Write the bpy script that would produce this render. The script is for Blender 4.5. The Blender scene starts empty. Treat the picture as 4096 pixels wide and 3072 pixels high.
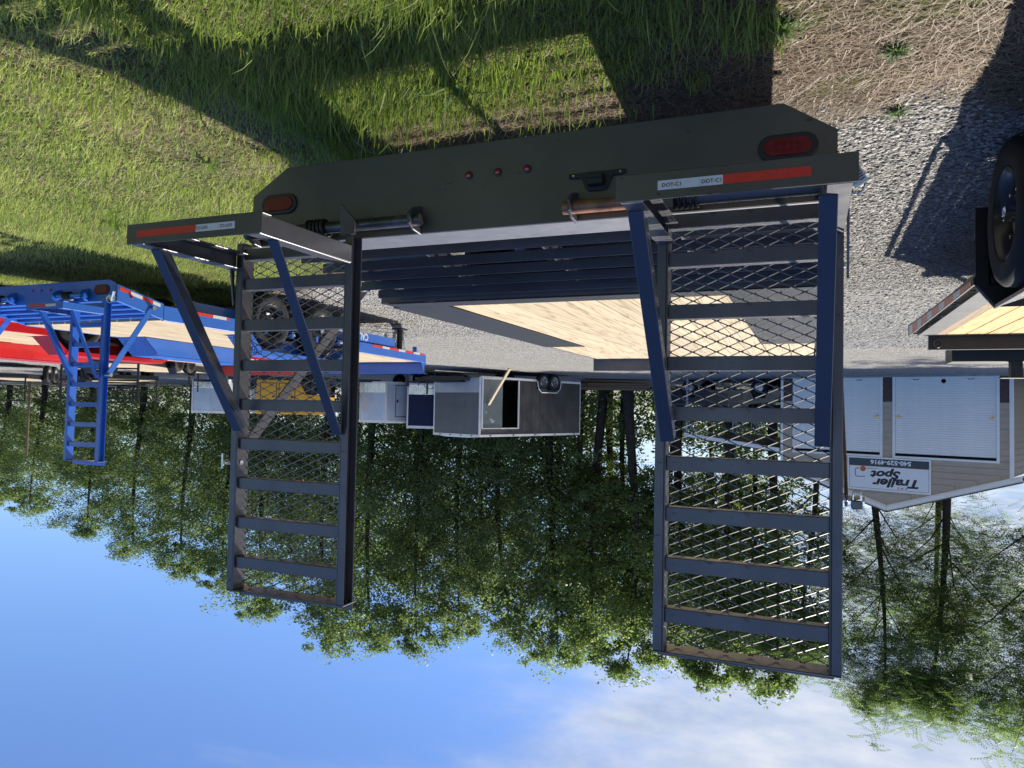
import bpy, math, random
import numpy as np
from mathutils import Vector, Matrix, Euler
random.seed(7); rng = np.random.default_rng(7)
PI = math.pi
S = bpy.context.scene
COL = S.collection

# ------------------------------------------------------------------ camera (a phone held upside down)
cam = bpy.data.cameras.new('camera'); cam.lens = 25.708; cam.sensor_width = 36; cam.sensor_fit = 'HORIZONTAL'
cam.clip_start = .05; cam.clip_end = 3000
camo = bpy.data.objects.new('camera', cam); COL.objects.link(camo)
_X = Vector((7202, -43, -2925)).normalized()
_Y = Vector((-1187, 121, -2925)); _Y = (_Y - _X*_Y.dot(_X)).normalized()
_Z = _X.cross(_Y)
_R = Matrix((_X, _Y, _Z)) @ Matrix(((-1, 0, 0), (0, -1, 0), (0, 0, 1)))
camo.matrix_world = Matrix.Translation((0, 0, 1.41)) @ _R.to_4x4()
S.camera = camo

# ------------------------------------------------------------------ sky, sun, exposure
SUN = Vector((-.395, .90, 1.0)).normalized()          # towards the sun
W = bpy.data.worlds.new('World'); S.world = W; W.use_nodes = True
wn = W.node_tree.nodes; wl = W.node_tree.links; wn.clear()
wo = wn.new('ShaderNodeOutputWorld'); bg = wn.new('ShaderNodeBackground'); wl.new(bg.outputs[0], wo.inputs[0])
sky = wn.new('ShaderNodeTexSky'); sky.sky_type = 'NISHITA'; sky.sun_disc = False
sky.sun_elevation = math.asin(SUN.z); sky.sun_rotation = math.atan2(SUN.x, SUN.y)
sky.air_density = 1.0; sky.dust_density = 0.25; sky.ozone_density = 2.5
def wmath(op, a, b=None, c=None):
    m = wn.new('ShaderNodeMath'); m.operation = op
    for i, v in enumerate((a, b, c)):
        if v is None: continue
        if isinstance(v, (int, float)): m.inputs[i].default_value = v
        else: wl.new(v, m.inputs[i])
    return m.outputs[0]
tc = wn.new('ShaderNodeTexCoord'); sep = wn.new('ShaderNodeSeparateXYZ'); wl.new(tc.outputs['Generated'], sep.inputs[0])
zz = wmath('ADD', wmath('MAXIMUM', sep.outputs[2], 0.0), .16)
cmb = wn.new('ShaderNodeCombineXYZ')
wl.new(wmath('DIVIDE', sep.outputs[0], zz), cmb.inputs[0]); wl.new(wmath('DIVIDE', sep.outputs[1], zz), cmb.inputs[1])
nz1 = wn.new('ShaderNodeTexNoise'); nz1.inputs['Scale'].default_value = .85; nz1.inputs['Detail'].default_value = 9; nz1.inputs['Roughness'].default_value = .60
nz1.inputs['Distortion'].default_value = .25
mp = wn.new('ShaderNodeMapping'); mp.inputs['Location'].default_value = (3.1, 1.7, .4); mp.inputs['Scale'].default_value = (1.0, 1.5, 1)
mp.inputs['Rotation'].default_value = (0, 0, .5)
wl.new(cmb.outputs[0], mp.inputs[0]); wl.new(mp.outputs[0], nz1.inputs[0])
# more cloud on the sun's side of the sky, thinning smoothly towards the far side
dv = wn.new('ShaderNodeVectorMath'); dv.operation = 'DOT_PRODUCT'; dv.inputs[1].default_value = (-.75, .60, .28)
wl.new(tc.outputs['Generated'], dv.inputs[0])
cov = wmath('MULTIPLY_ADD', dv.outputs['Value'], .95, -.12)
den = wmath('ADD', wmath('MULTIPLY_ADD', nz1.outputs['Fac'], 2.0, -.5), cov)
rp = wn.new('ShaderNodeMapRange'); rp.interpolation_type = 'SMOOTHSTEP'
rp.inputs['From Min'].default_value = .50; rp.inputs['From Max'].default_value = 1.18; rp.inputs['To Max'].default_value = .88
wl.new(den, rp.inputs['Value'])
mx = wn.new('ShaderNodeMix'); mx.data_type = 'RGBA'; wl.new(rp.outputs[0], mx.inputs['Factor'])
grade = wn.new('ShaderNodeMix'); grade.data_type = 'RGBA'; grade.blend_type = 'MULTIPLY'; grade.inputs['Factor'].default_value = 1
wl.new(sky.outputs[0], grade.inputs['A']); grade.inputs['B'].default_value = (.585, .69, .91, 1)
wl.new(grade.outputs['Result'], mx.inputs['A']); 
cn = wn.new('ShaderNodeTexNoise'); cn.inputs['Scale'].default_value = 2.6; cn.inputs['Detail'].default_value = 8; cn.inputs['Roughness'].default_value = .6; wl.new(mp.outputs[0], cn.inputs[0])
cr = wn.new('ShaderNodeValToRGB'); cr.color_ramp.elements[0].position = .36; cr.color_ramp.elements[0].color = (.50, .60, .80, 1); cr.color_ramp.elements[1].position = .62; cr.color_ramp.elements[1].color = (.93, .96, 1, 1)
wl.new(cn.outputs['Fac'], cr.inputs[0])
cs = wn.new('ShaderNodeVectorMath'); cs.operation = 'SCALE'; cs.inputs['Scale'].default_value = 4.7; wl.new(cr.outputs[0], cs.inputs[0]); wl.new(cs.outputs[0], mx.inputs['B'])
wl.new(mx.outputs['Result'], bg.inputs[0]); bg.inputs[1].default_value = .100
sl = bpy.data.lights.new('sun', 'SUN'); sl.energy = 4.4; sl.angle = math.radians(.53); sl.color = (1, .935, .82)
so = bpy.data.objects.new('sun', sl); COL.objects.link(so); so.rotation_euler = SUN.to_track_quat('Z', 'Y').to_euler(); so.location = (-20, 40, 60)
S.view_settings.view_transform = 'Standard'; S.view_settings.look = 'None'
S.view_settings.exposure = .92; S.view_settings.gamma = 1; S.view_settings.use_curve_mapping = False
S.cycles.max_bounces = 7; S.cycles.transparent_max_bounces = 8; S.cycles.caustics_reflective = False

# ------------------------------------------------------------------ materials
class NT:
    def __init__(s, name):
        s.m = bpy.data.materials.new(name); s.m.use_nodes = True
        s.n = s.m.node_tree.nodes; s.l = s.m.node_tree.links
        s.b = s.n['Principled BSDF']; s.out = s.n['Material Output']
    def new(s, t, **kw):
        k = s.n.new(t)
        for a, v in kw.items(): setattr(k, a, v)
        return k
    def put(s, v, sock):
        if hasattr(v, 'is_output') or isinstance(v, bpy.types.NodeSocket): s.l.new(v, sock)
        else: sock.default_value = v
    def math(s, op, a, b=0, c=0):
        k = s.new('ShaderNodeMath', operation=op)
        s.put(a, k.inputs[0]); s.put(b, k.inputs[1]); s.put(c, k.inputs[2]); return k.outputs[0]
    def coord(s, kind='Object', scale=(1, 1, 1), loc=(0, 0, 0), off=None):
        c = s.new('ShaderNodeTexCoord'); m = s.new('ShaderNodeMapping'); m.inputs['Scale'].default_value = scale; m.inputs['Location'].default_value = loc
        v = c.outputs[kind]
        if off is not None:
            a = s.new('ShaderNodeVectorMath', operation='ADD'); s.l.new(v, a.inputs[0]); s.l.new(off, a.inputs[1]); v = a.outputs[0]
        s.l.new(v, m.inputs[0]); return m.outputs[0]
    def noise(s, vec, sc, det=4, rough=.55, dist=0):
        k = s.new('ShaderNodeTexNoise'); k.inputs['Scale'].default_value = sc; k.inputs['Detail'].default_value = det
        k.inputs['Roughness'].default_value = rough; k.inputs['Distortion'].default_value = dist
        if vec is not None: s.l.new(vec, k.inputs['Vector'])
        return k.outputs['Fac']
    def ramp(s, f, stops):
        k = s.new('ShaderNodeValToRGB'); e = k.color_ramp.elements
        while len(e) < len(stops): e.new(.5)
        for i, (p, c) in enumerate(stops):
            e[i].position = p; e[i].color = (*c, 1) if len(c) == 3 else c
        s.l.new(f, k.inputs[0]); return k.outputs[0]
    def mix(s, f, a, b, mode='MIX'):
        k = s.new('ShaderNodeMix', data_type='RGBA', blend_type=mode)
        s.put(f, k.inputs['Factor']); s.put(a if not isinstance(a, tuple) else (*a, 1), k.inputs['A']); s.put(b if not isinstance(b, tuple) else (*b, 1), k.inputs['B'])
        return k.outputs['Result']
    def bump(s, h, st=.3, d=.01):
        k = s.new('ShaderNodeBump'); k.inputs['Strength'].default_value = st; k.inputs['Distance'].default_value = d
        s.l.new(h, k.inputs['Height']); s.l.new(k.outputs[0], s.b.inputs['Normal'])
    def set(s, col=None, rough=None, metal=None, spec=None, coat=None):
        for nm, v in (('Base Color', col), ('Roughness', rough), ('Metallic', metal), ('Specular IOR Level', spec), ('Coat Weight', coat)):
            if v is None: continue
            if isinstance(v, tuple): v = (*v, 1)
            s.put(v, s.b.inputs[nm])
        return s
def paint(name, col, rough=.35, metal=0, spec=.5, coat=0, var=.25, nsc=6, orange=.0, dirt=None, dirtamt=.3):
    t = NT(name); v = t.coord()
    n = t.noise(v, nsc, 5, .6)
    d = tuple(c*(1-var) for c in col); u = tuple(min(1, c*(1+var)) for c in col)
    c = t.ramp(n, [(.3, d), (.7, u)])
    if dirt:
        n2 = t.noise(t.coord(scale=(1, 1, .4), loc=(3, 1, 2)), nsc*.6, 7, .7)
        f = t.ramp(n2, [(.55, (0, 0, 0)), (.75, (dirtamt,)*3)])
        c = t.mix(f, c, dirt)
    r = t.math('MULTIPLY_ADD', t.noise(v, nsc*3, 3), .16, rough-.08)
    t.set(c, r, metal, spec, coat)
    if orange: t.bump(t.noise(v, 260, 2), orange, .002)
    return t.m
M = {}
M['steel'] = paint('charcoal_powder_coat', (.108, .106, .122), .40, .60, .5, .12, .16, 4, .04, (.10, .07, .05), .22)
def chipped(m):
    nt = m.node_tree; b = nt.nodes['Principled BSDF']; src = b.inputs['Base Color'].links[0].from_socket
    tcn = nt.nodes.new('ShaderNodeTexCoord'); mpn = nt.nodes.new('ShaderNodeMapping'); mpn.inputs['Scale'].default_value = (1, 1, 2.2); nn = nt.nodes.new('ShaderNodeTexNoise'); nn.inputs['Scale'].default_value = 16; nn.inputs['Detail'].default_value = 9; nn.inputs['Roughness'].default_value = .72
    rr = nt.nodes.new('ShaderNodeValToRGB'); rr.color_ramp.elements[0].position = .625; rr.color_ramp.elements[1].position = .66
    mm = nt.nodes.new('ShaderNodeMix'); mm.data_type = 'RGBA'; mm.inputs['B'].default_value = (.05, .032, .022, 1)
    nt.links.new(tcn.outputs['Object'], mpn.inputs[0]); nt.links.new(mpn.outputs[0], nn.inputs['Vector']); nt.links.new(nn.outputs['Fac'], rr.inputs[0]); nt.links.new(rr.outputs[0], mm.inputs['Factor']); nt.links.new(src, mm.inputs['A']); nt.links.new(mm.outputs['Result'], b.inputs['Base Color'])
M['sky_tinted_steel'] = paint('charcoal_coat_sky_tint', (.060, .071, .104), .34, .6, .5, .25, .14, 4, .03)  # same steel coat; blue sky reflection put into its colour for slats and legs
M['mesh_steel'] = paint('charcoal_mesh_paint', (.20, .20, .205), .36, .6, .5, .15, .16, 4)
M['sun_glare_steel'] = paint('charcoal_coat_sun_glare', (.20, .205, .235), .50, .7, .5, .1, .12, 9, .05)  # paler copy of the steel coat: sun glare on the beam top painted in
M['ground_tinted_steel'] = paint('charcoal_coat_ground_tint', (.105, .098, .080), .46, .50, .5, .1, .16, 2.5, .03, (.10, .08, .06), .2)  # warmer copy of the steel coat: light reflected off the grass painted in
chipped(M['steel']); chipped(M['ground_tinted_steel'])
M['black'] = paint('black_paint', (.012, .012, .013), .42, 0, .5, 0, .3, 5, .0, (.06, .05, .04), .4)
M['blue'] = paint('blue_gloss_paint', (.028, .130, .50), .30, 0, .5, .4, .1, 2)
M['red'] = paint('red_gloss_paint', (.55, .012, .016), .30, 0, .5, .4, .12, 2)
M['rust'] = paint('rusty_bare_steel', (.22, .105, .06), .5, .45, .5, 0, .5, 18, .1)
M['zinc'] = paint('zinc_plated_steel', (.62, .61, .57), .25, 1.0, .5, 0, .2, 12)
M['worn_pipe'] = paint('worn_pipe_steel', (.10, .10, .11), .3, .7, .5, 0, .4, 14, 0, (.22, .09, .04), .8)
M['alu'] = paint('aluminium_plate', (.62, .63, .64), .28, 1.0, .5, 0, .15, 5)
M['white_trim'] = paint('white_trim', (.85, .83, .80), .5, 0, .4, 0, .06, 3)
M['rubber'] = paint('tyre_rubber', (.018, .018, .019), .75, 0, .35, 0, .35, 9, 0, (.05, .045, .038), .5)
M['rim'] = paint('black_wheel_steel', (.02, .02, .021), .35, .2, .5, .2, .3, 8)
M['rim_silver'] = paint('silver_wheel_steel', (.42, .42, .43), .35, .8, .5, 0, .2, 8)
M['redlens'] = paint('red_lens', (.16, .009, .012), .35, 0, .3, .1, .2, 40)
M['redbright'] = paint('red_marker_lens', (.42, .01, .02), .12, 0, .6, .8, .2, 40)
M['tape_red'] = paint('red_reflective_tape', (.62, .035, .02), .35, 0, .5, .2, .1, 60)
M['tape_white'] = paint('white_reflective_tape', (.62, .63, .62), .35, 0, .5, .2, .06, 60, 0, (.3, .29, .27), .4)
M['ink_red'] = paint('dark_red_print', (.16, .03, .03), .5)
M['plastic'] = paint('black_plastic', (.012, .012, .015), .45, 0, .5, 0, .2, 20)
M['yellow'] = paint('yellow_machine_paint', (.72, .36, .012), .35, 0, .5, .3, .12, 2, 0, (.3, .16, .02), .3)
M['glass'] = paint('dark_glass', (.01, .012, .014), .06, 0, .8, .5, .1, 2)
M['silver'] = paint('dark_car_paint', (.085, .088, .095), .25, .6, .5, .6, .08, 2)
M['paper'] = paint('white_paper', (.72, .72, .70), .7, 0, .3, 0, .05, 30)
M['concrete'] = paint('concrete', (.33, .32, .30), .9, 0, .2, 0, .2, 4)
M['enc_grey'] = paint('charcoal_sheet_side', (.085, .080, .076), .38, .1, .5, .2, .3, 1.4, 0, (.11, .105, .10), .5)
M['enc_front'] = paint('grey_sheet_front', (.115, .113, .115), .5, 0, .5, 0, .2, 1.2, 0, (.2, .195, .19), .35)
M['enc_atp'] = paint('dull_stone_guard', (.44, .45, .47), .55, .5, .5, 0, .14, 2.2, 0, (.3, .27, .23), .4)
M['enc_door'] = paint('grey_green_door', (.16, .185, .19), .4, 0, .5, .1, .2, 1.5, 0, (.28, .3, .3), .4)
M['enc_navy'] = paint('navy_sheet', (.006, .016, .055), .5, .0, .2, .0, .15, 2)
M['enc_white'] = paint('white_sheet', (.60, .63, .67), .3, 0, .5, .3, .06, 2)
M['enc_blue'] = paint('pale_blue_sheet', (.42, .50, .64), .22, .2, .5, .4, .12, 2.5)
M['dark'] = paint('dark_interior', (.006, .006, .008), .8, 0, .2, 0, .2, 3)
M['siding'] = paint('taupe_siding', (.47, .375, .285), .6, 0, .3, 0, .07, 3)
M['wainscot'] = paint('brown_wainscot', (.085, .055, .048), .6, 0, .3, 0, .15, 3)
M['brownwall'] = paint('dark_brown_metal_wall', (.035, .024, .018), .4, .1, .5, 0, .25, 2)
M['rollup'] = paint('white_rollup_door', (.86, .84, .80), .45, 0, .4, 0, .05, 2)
M['roof'] = paint('brown_roof_metal', (.06, .045, .035), .4, .3, .5, 0, .2, 2)
M['sign_white'] = paint('white_sign_face', (.80, .80, .80), .4, 0, .4, 0, .03, 2)
M['sign_slate'] = paint('slate_sign_band', (.035, .06, .075), .4, 0, .4, 0, .05, 2)
M['sign_black'] = paint('black_sign_print', (.018, .018, .02), .45, 0, .4, 0, .05, 2)
M['sign_red'] = paint('red_sign_print', (.45, .04, .03), .45, 0, .4, 0, .05, 2)
M['sign_orange'] = paint('orange_sign_print', (.60, .12, .035), .45, 0, .4, 0, .05, 2)
M['sign_grey'] = paint('grey_sign_print', (.09, .11, .115), .45, 0, .4, 0, .05, 2)
M['brass'] = paint('brass', (.55, .38, .14), .3, 1, .5)
M['chrome'] = paint('chrome', (.75, .75, .76), .12, 1, .5)
M['redmower'] = paint('faded_red_machine', (.32, .03, .025), .4)

def diamond(name, col, rough, metal=.3, pitch=.034, st=.8):
    t = NT(name); v = t.coord()
    sp = t.new('ShaderNodeSeparateXYZ'); t.l.new(v, sp.inputs[0])
    def lozenge(ox, oy, ang):
        x = t.math('SUBTRACT', t.math('FRACT', t.math('ADD', t.math('DIVIDE', sp.outputs[0], pitch), ox)), .5)
        y = t.math('SUBTRACT', t.math('FRACT', t.math('ADD', t.math('DIVIDE', sp.outputs[1], pitch), oy)), .5)
        ca, sa = math.cos(ang), math.sin(ang)
        a = t.math('ADD', t.math('MULTIPLY', x, ca), t.math('MULTIPLY', y, sa))
        b = t.math('SUBTRACT', t.math('MULTIPLY', y, ca), t.math('MULTIPLY', x, sa))
        d = t.math('ADD', t.math('MULTIPLY', t.math('ABSOLUTE', a), 2.3), t.math('MULTIPLY', t.math('ABSOLUTE', b), 8))
        return t.math('MAXIMUM', t.math('SUBTRACT', 1, d), 0)
    h = t.math('MAXIMUM', lozenge(0, 0, .785), lozenge(.5, .5, -.785))
    h = t.math('MINIMUM', t.math('MULTIPLY', h, 2.2), 1)
    n = t.noise(t.coord(), 5, 5, .6)
    c = t.ramp(n, [(.3, tuple(c*.8 for c in col)), (.7, tuple(c*1.15 for c in col))])
    c = t.mix(t.math('MULTIPLY', h, .8), c, tuple(min(1, c*3.0+.05) for c in col))
    t.set(c, rough, metal, .5)
    t.bump(h, st, .006); return t.m
M['dplate'] = diamond('charcoal_tread_plate', (.035, .036, .045), .34)
M['dplate_n'] = diamond('grey_tread_plate', (.16, .16, .165), .33, .6)
M['dplate_blue'] = diamond('blue_tread_plate', (.022, .12, .52), .32, 0)
M['dplate_red'] = diamond('red_tread_plate', (.45, .012, .016), .32, 0)
M['alu_dplate'] = diamond('bright_tread_plate', (.66, .66, .67), .25, 1.0, .05, .5)

def wood(name, a, b, c):
    t = NT(name)
    oi = t.new('ShaderNodeObjectInfo'); cm = t.new('ShaderNodeCombineXYZ')
    t.l.new(t.math('MULTIPLY', oi.outputs['Random'], 37), cm.inputs[0]); t.l.new(t.math('MULTIPLY', oi.outputs['Random'], 91), cm.inputs[1])
    v = t.coord(scale=(7.5, .34, 7.5), off=cm.outputs[0])
    n = t.noise(v, 1.6, 2, .5, .5)
    rings = t.math('FRACT', t.math('MULTIPLY', n, 6.5))
    edge = t.ramp(rings, [(0, (0, 0, 0)), (.55, (.06,)*3), (.80, (.85,)*3), (.88, (.85,)*3), (.97, (.03,)*3)])
    fine = t.noise(t.coord(scale=(60, 2.0, 60), off=cm.outputs[0]), 2, 4)
    col = t.mix(edge, a, b)
    col = t.mix(t.math('MULTIPLY', fine, .28), col, c)
    kn = t.new('ShaderNodeTexVoronoi'); kn.inputs['Scale'].default_value = 1.0
    t.l.new(t.coord(scale=(5, 1.6, 5), off=cm.outputs[0]), kn.inputs['Vector'])
    k = t.ramp(kn.outputs['Distance'], [(.03, (1, 1, 1)), (.09, (0, 0, 0))])
    col = t.mix(t.math('MULTIPLY', k, .5), col, (.22, .13, .06))
    sh = t.math('MULTIPLY_ADD', oi.outputs['Random'], .22, .88)
    mm = t.new('ShaderNodeMix', data_type='RGBA', blend_type='MULTIPLY'); mm.inputs['Factor'].default_value = 1
    cc = t.new('ShaderNodeCombineXYZ')
    for i in range(3): t.l.new(sh, cc.inputs[i])
    t.l.new(col, mm.inputs['A']); t.l.new(cc.outputs[0], mm.inputs['B'])
    t.set(mm.outputs['Result'], .7, 0, .25); t.bump(t.math('ADD', fine, edge), .15, .003); return t.m
M['pine'] = wood('treated_pine_board', (.50, .415, .285), (.27, .19, .105), (.42, .33, .21))
M['pine_y'] = wood('yellow_pine_board', (.58, .37, .15), (.36, .19, .06), (.48, .29, .11))
M['lumber'] = wood('weathered_lumber', (.26, .18, .11), (.17, .11, .065), (.2, .14, .09))

def leafmat(name, a, b, trans=.45):
    t = NT(name)
    at = t.new('ShaderNodeAttribute', attribute_name='tint')
    oi = t.new('ShaderNodeObjectInfo')
    f = t.math('ADD', t.math('MULTIPLY', at.outputs['Fac'], .8), t.math('MULTIPLY', oi.outputs['Random'], .2))
    c = t.mix(f, a, b)
    t.set(c, .5, 0, .35)
    tr = t.new('ShaderNodeBsdfTranslucent')
    hs = t.new('ShaderNodeMix', data_type='RGBA', blend_type='MULTIPLY'); hs.inputs['Factor'].default_value = 1
    t.l.new(c, hs.inputs['A']); hs.inputs['B'].default_value = (1.05, 1.22, .62, 1); t.l.new(hs.outputs['Result'], tr.inputs['Color'])
    ms = t.new('ShaderNodeMixShader'); ms.inputs[0].default_value = trans
    t.l.new(t.b.outputs[0], ms.inputs[1]); t.l.new(tr.outputs[0], ms.inputs[2]); t.l.new(ms.outputs[0], t.out.inputs[0]); return t.m
M['leaf_dark'] = leafmat('dark_leaf', (.045, .078, .044), (.35, .42, .18), .5)
M['leaf_mid'] = leafmat('mid_green_leaf', (.055, .090, .042), (.35, .42, .16), .5)
M['leaf_loc'] = leafmat('locust_leaflet', (.060, .095, .055), (.32, .39, .18), .6)
M['grass'] = leafmat('grass_blade', (.070, .140, .028), (.44, .49, .15), .45)
M['lawn'] = leafmat('short_lawn_blade', (.25, .35, .085), (.64, .63, .26), .42)
M['straw'] = leafmat('dry_straw', (.070, .045, .030), (.47, .355, .245), .15)
M['bark'] = paint('grey_brown_bark', (.055, .043, .034), .9, 0, .2, 0, .4, 3)
def stonemat():
    t = NT('slate_chip'); at = t.new('ShaderNodeAttribute', attribute_name='tint')
    c = t.mix(at.outputs['Fac'], (.25, .246, .238), (.53, .51, .475))
    n = t.noise(t.coord(), 40, 3); c = t.mix(t.math('MULTIPLY', n, .3), c, (.2, .195, .19)); t.set(c, .8, 0, .3); return t.m
M['chip'] = stonemat()
def groundmat():
    t = NT('ground_surface'); v = t.coord()
    zn = t.new('ShaderNodeVertexColor', layer_name='zone'); sp = t.new('ShaderNodeSeparateColor'); t.l.new(zn.outputs[0], sp.inputs[0])
    vo = t.new('ShaderNodeTexVoronoi'); vo.inputs['Scale'].default_value = 34; vo.inputs['Randomness'].default_value = 1
    wv = t.new('ShaderNodeMapping'); wv.inputs['Scale'].default_value = (1, 1.25, 1); t.l.new(v, wv.inputs[0]); t.l.new(wv.outputs[0], vo.inputs['Vector'])
    sc = t.new('ShaderNodeSeparateColor'); t.l.new(vo.outputs['Color'], sc.inputs[0])
    g = t.ramp(sc.outputs[0], [(0, (.14, .139, .138)), (.45, (.31, .302, .292)), (1, (.58, .565, .535))])
    big = t.noise(v, .5, 6, .6)
    g = t.mix(t.ramp(big, [(.4, (0, 0, 0)), (.75, (.5,)*3)]), g, (.30, .275, .235))
    vp = t.new('ShaderNodeTexWave', wave_type='BANDS', bands_direction='Y'); vp.inputs['Scale'].default_value = .55; vp.inputs['Distortion'].default_value = 3.5; vp.inputs['Detail'].default_value = 3
    t.l.new(v, vp.inputs['Vector'])
    g = t.mix(t.ramp(vp.outputs['Fac'], [(.5, (0, 0, 0)), (1, (.25,)*3)]), g, (.46, .44, .41))
    soil = t.ramp(t.noise(v, 26, 6, .7), [(.3, (.05, .037, .027)), (.55, (.13, .098, .07)), (.75, (.25, .195, .14))])
    gr = t.ramp(t.noise(v, 14, 6, .7), [(.3, (.05, .065, .02)), (.55, (.13, .145, .05)), (.75, (.28, .25, .11))])
    c = t.mix(sp.outputs[0], soil, gr); c = t.mix(sp.outputs[2], c, g)
    t.set(c, .95, 0, .15)
    h = t.math('SUBTRACT', 1, vo.outputs['Distance']); t.bump(t.math('ADD', h, t.noise(v, 60, 4)), 1.0, .04); return t.m
M['ground'] = groundmat()

# ------------------------------------------------------------------ mesh helpers
def V(*a): return Vector(a)
class MB:
    def __init__(s): s.v = []; s.f = []
    def add(s, vs, fs):
        o = len(s.v); s.v += [tuple(p) for p in vs]; s.f += [tuple(i+o for i in f) for f in fs]; return s
    def box(s, x0, x1, y0, y1, z0, z1):
        return s.add([(x, y, z) for x in (x0, x1) for y in (y0, y1) for z in (z0, z1)],
                     [(0, 1, 3, 2), (4, 6, 7, 5), (0, 4, 5, 1), (2, 3, 7, 6), (0, 2, 6, 4), (1, 5, 7, 3)])
    def bar(s, a, b, w, h, up=(0, 0, 1)):           # rectangular bar a->b, w across, h along 'up'
        a, b = Vector(a), Vector(b); d = (b-a).normalized(); u = Vector(up); sd = d.cross(u)
        if sd.length < 1e-4: sd = d.cross(Vector((0, 1, 0)))
        sd.normalize(); u = sd.cross(d).normalized()
        q = [a+sd*i*w/2+u*j*h/2 for i, j in ((-1, -1), (1, -1), (1, 1), (-1, 1))]; r = [p+(b-a) for p in q]
        return s.add(q+r, [(3, 2, 1, 0), (4, 5, 6, 7), (0, 1, 5, 4), (1, 2, 6, 5), (2, 3, 7, 6), (3, 0, 4, 7)])
    def prism(s, poly, ax, d0, d1):                 # polygon in the plane normal to ax, extruded d0..d1
        def p3(u, v, d): return {'x': (d, u, v), 'y': (u, d, v), 'z': (u, v, d)}[ax]
        n = len(poly); vs = [p3(u, v, d0) for u, v in poly]+[p3(u, v, d1) for u, v in poly]
        return s.add(vs, [tuple(range(n))[::-1], tuple(range(n, 2*n))]+[(i, (i+1) % n, n+(i+1) % n, n+i) for i in range(n)])
    def tube(s, pts, r, n=8, cap=True):
        pts = [Vector(p) for p in pts]; rs = r if isinstance(r, (list, tuple)) else [r]*len(pts)
        o = len(s.v); up = None
        for i, p in enumerate(pts):
            d = (pts[min(i+1, len(pts)-1)]-pts[max(i-1, 0)]).normalized()
            if up is None: up = Vector((0, 0, 1)) if abs(d.z) < .9 else Vector((0, 1, 0))
            sd = d.cross(up).normalized(); up = sd.cross(d).normalized()
            s.v += [tuple(p+(sd*math.cos(k*2*PI/n)+up*math.sin(k*2*PI/n))*rs[i]) for k in range(n)]
        for i in range(len(pts)-1):
            for k in range(n): s.f.append((o+i*n+k, o+i*n+(k+1) % n, o+(i+1)*n+(k+1) % n, o+(i+1)*n+k))
        if cap: s.f += [tuple(o+k for k in range(n))[::-1], tuple(o+(len(pts)-1)*n+k for k in range(n))]
        return s
    def lathe(s, prof, ax='x', n=28, c=(0, 0, 0), ph=0):   # prof: (axial, radius)
        o = len(s.v)
        for a, r in prof:
            for k in range(n):
                t = k*2*PI/n+ph; p = (a, r*math.cos(t), r*math.sin(t))
                p = {'x': p, 'y': (p[1], p[0], p[2]), 'z': (p[1], p[2], p[0])}[ax]
                s.v.append((p[0]+c[0], p[1]+c[1], p[2]+c[2]))
        for i in range(len(prof)-1):
            for k in range(n): s.f.append((o+i*n+k, o+i*n+(k+1) % n, o+(i+1)*n+(k+1) % n, o+(i+1)*n+k))
        return s
    def angle(s, a, b, w, t, u, v):                 # angle iron a->b, legs of width w along unit vectors u and v
        a, b, u, v = Vector(a), Vector(b), Vector(u), Vector(v)
        sec = [(0, 0), (w, 0), (w, t), (t, t), (t, w), (0, w)]
        q = [a+u*i+v*j for i, j in sec]+[b+u*i+v*j for i, j in sec]
        return s.add(q, [(0, 1, 2, 3, 4, 5)[::-1], tuple(range(6, 12))]+[(i, (i+1) % 6, 6+(i+1) % 6, 6+i) for i in range(6)])
def fix(me):
    import bmesh
    bm = bmesh.new(); bm.from_mesh(me); bmesh.ops.recalc_face_normals(bm, faces=bm.faces); bm.to_mesh(me); bm.free()
def obj(name, mb, mat, parent=None, loc=(0, 0, 0), rot=(0, 0, 0), bev=0, smooth=False):
    me = bpy.data.meshes.new(name); me.from_pydata(mb.v, [], mb.f); fix(me)
    me.materials.append(M[mat] if isinstance(mat, str) else mat)
    o = bpy.data.objects.new(name, me); COL.objects.link(o); o.location = loc; o.rotation_euler = rot
    if parent: o.parent = parent
    if smooth:
        me.polygons.foreach_set('use_smooth', [True]*len(me.polygons))
        if smooth != 2: me.set_sharp_from_angle(angle=.7)
    if bev:
        m = o.modifiers.new('edge', 'BEVEL'); m.width = bev; m.segments = 1; m.limit_method = 'ANGLE'; m.angle_limit = .6
    return o
def again(o, parent=None, loc=None, rot=None):
    c = o.copy(); COL.objects.link(c); c.parent = parent
    if loc is not None: c.location = loc
    if rot is not None: c.rotation_euler = rot
    return c
def kids(o): return [x for x in COL.objects if x.parent == o]
def clone(o, parent=None):
    c = o.copy(); COL.objects.link(c); c.parent = parent
    for k in kids(o): clone(k, c)
    return c
def tag(o, label=None, cat=None, group=None, kind=None):
    for k, v in (('label', label), ('category', cat), ('group', group), ('kind', kind)):
        if v: o[k] = v
    return o
def empty(name, loc=(0, 0, 0), rot=(0, 0, 0)):
    o = bpy.data.objects.new(name, None); COL.objects.link(o); o.location = loc; o.rotation_euler = rot; o.empty_display_size = .2; return o
def lettering(name, body, mat, parent, size, loc, rot, shear=0, bold=0, sx=1, align='LEFT', depth=.001):
    cu = bpy.data.curves.new(name, 'FONT'); cu.body = body; cu.size = size; cu.shear = shear; cu.offset = bold; cu.extrude = depth
    cu.align_x = align; cu.resolution_u = 3
    t = bpy.data.objects.new(name+'_curve', cu); COL.objects.link(t)
    me = bpy.data.meshes.new_from_object(t.evaluated_get(bpy.context.evaluated_depsgraph_get()))
    bpy.data.objects.remove(t); bpy.data.curves.remove(cu)
    me.materials.clear(); me.materials.append(M[mat])
    o = bpy.data.objects.new(name, me); COL.objects.link(o); o.parent = parent; o.location = loc; o.rotation_euler = rot; o.scale = (sx, 1, 1)
    return o
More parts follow.
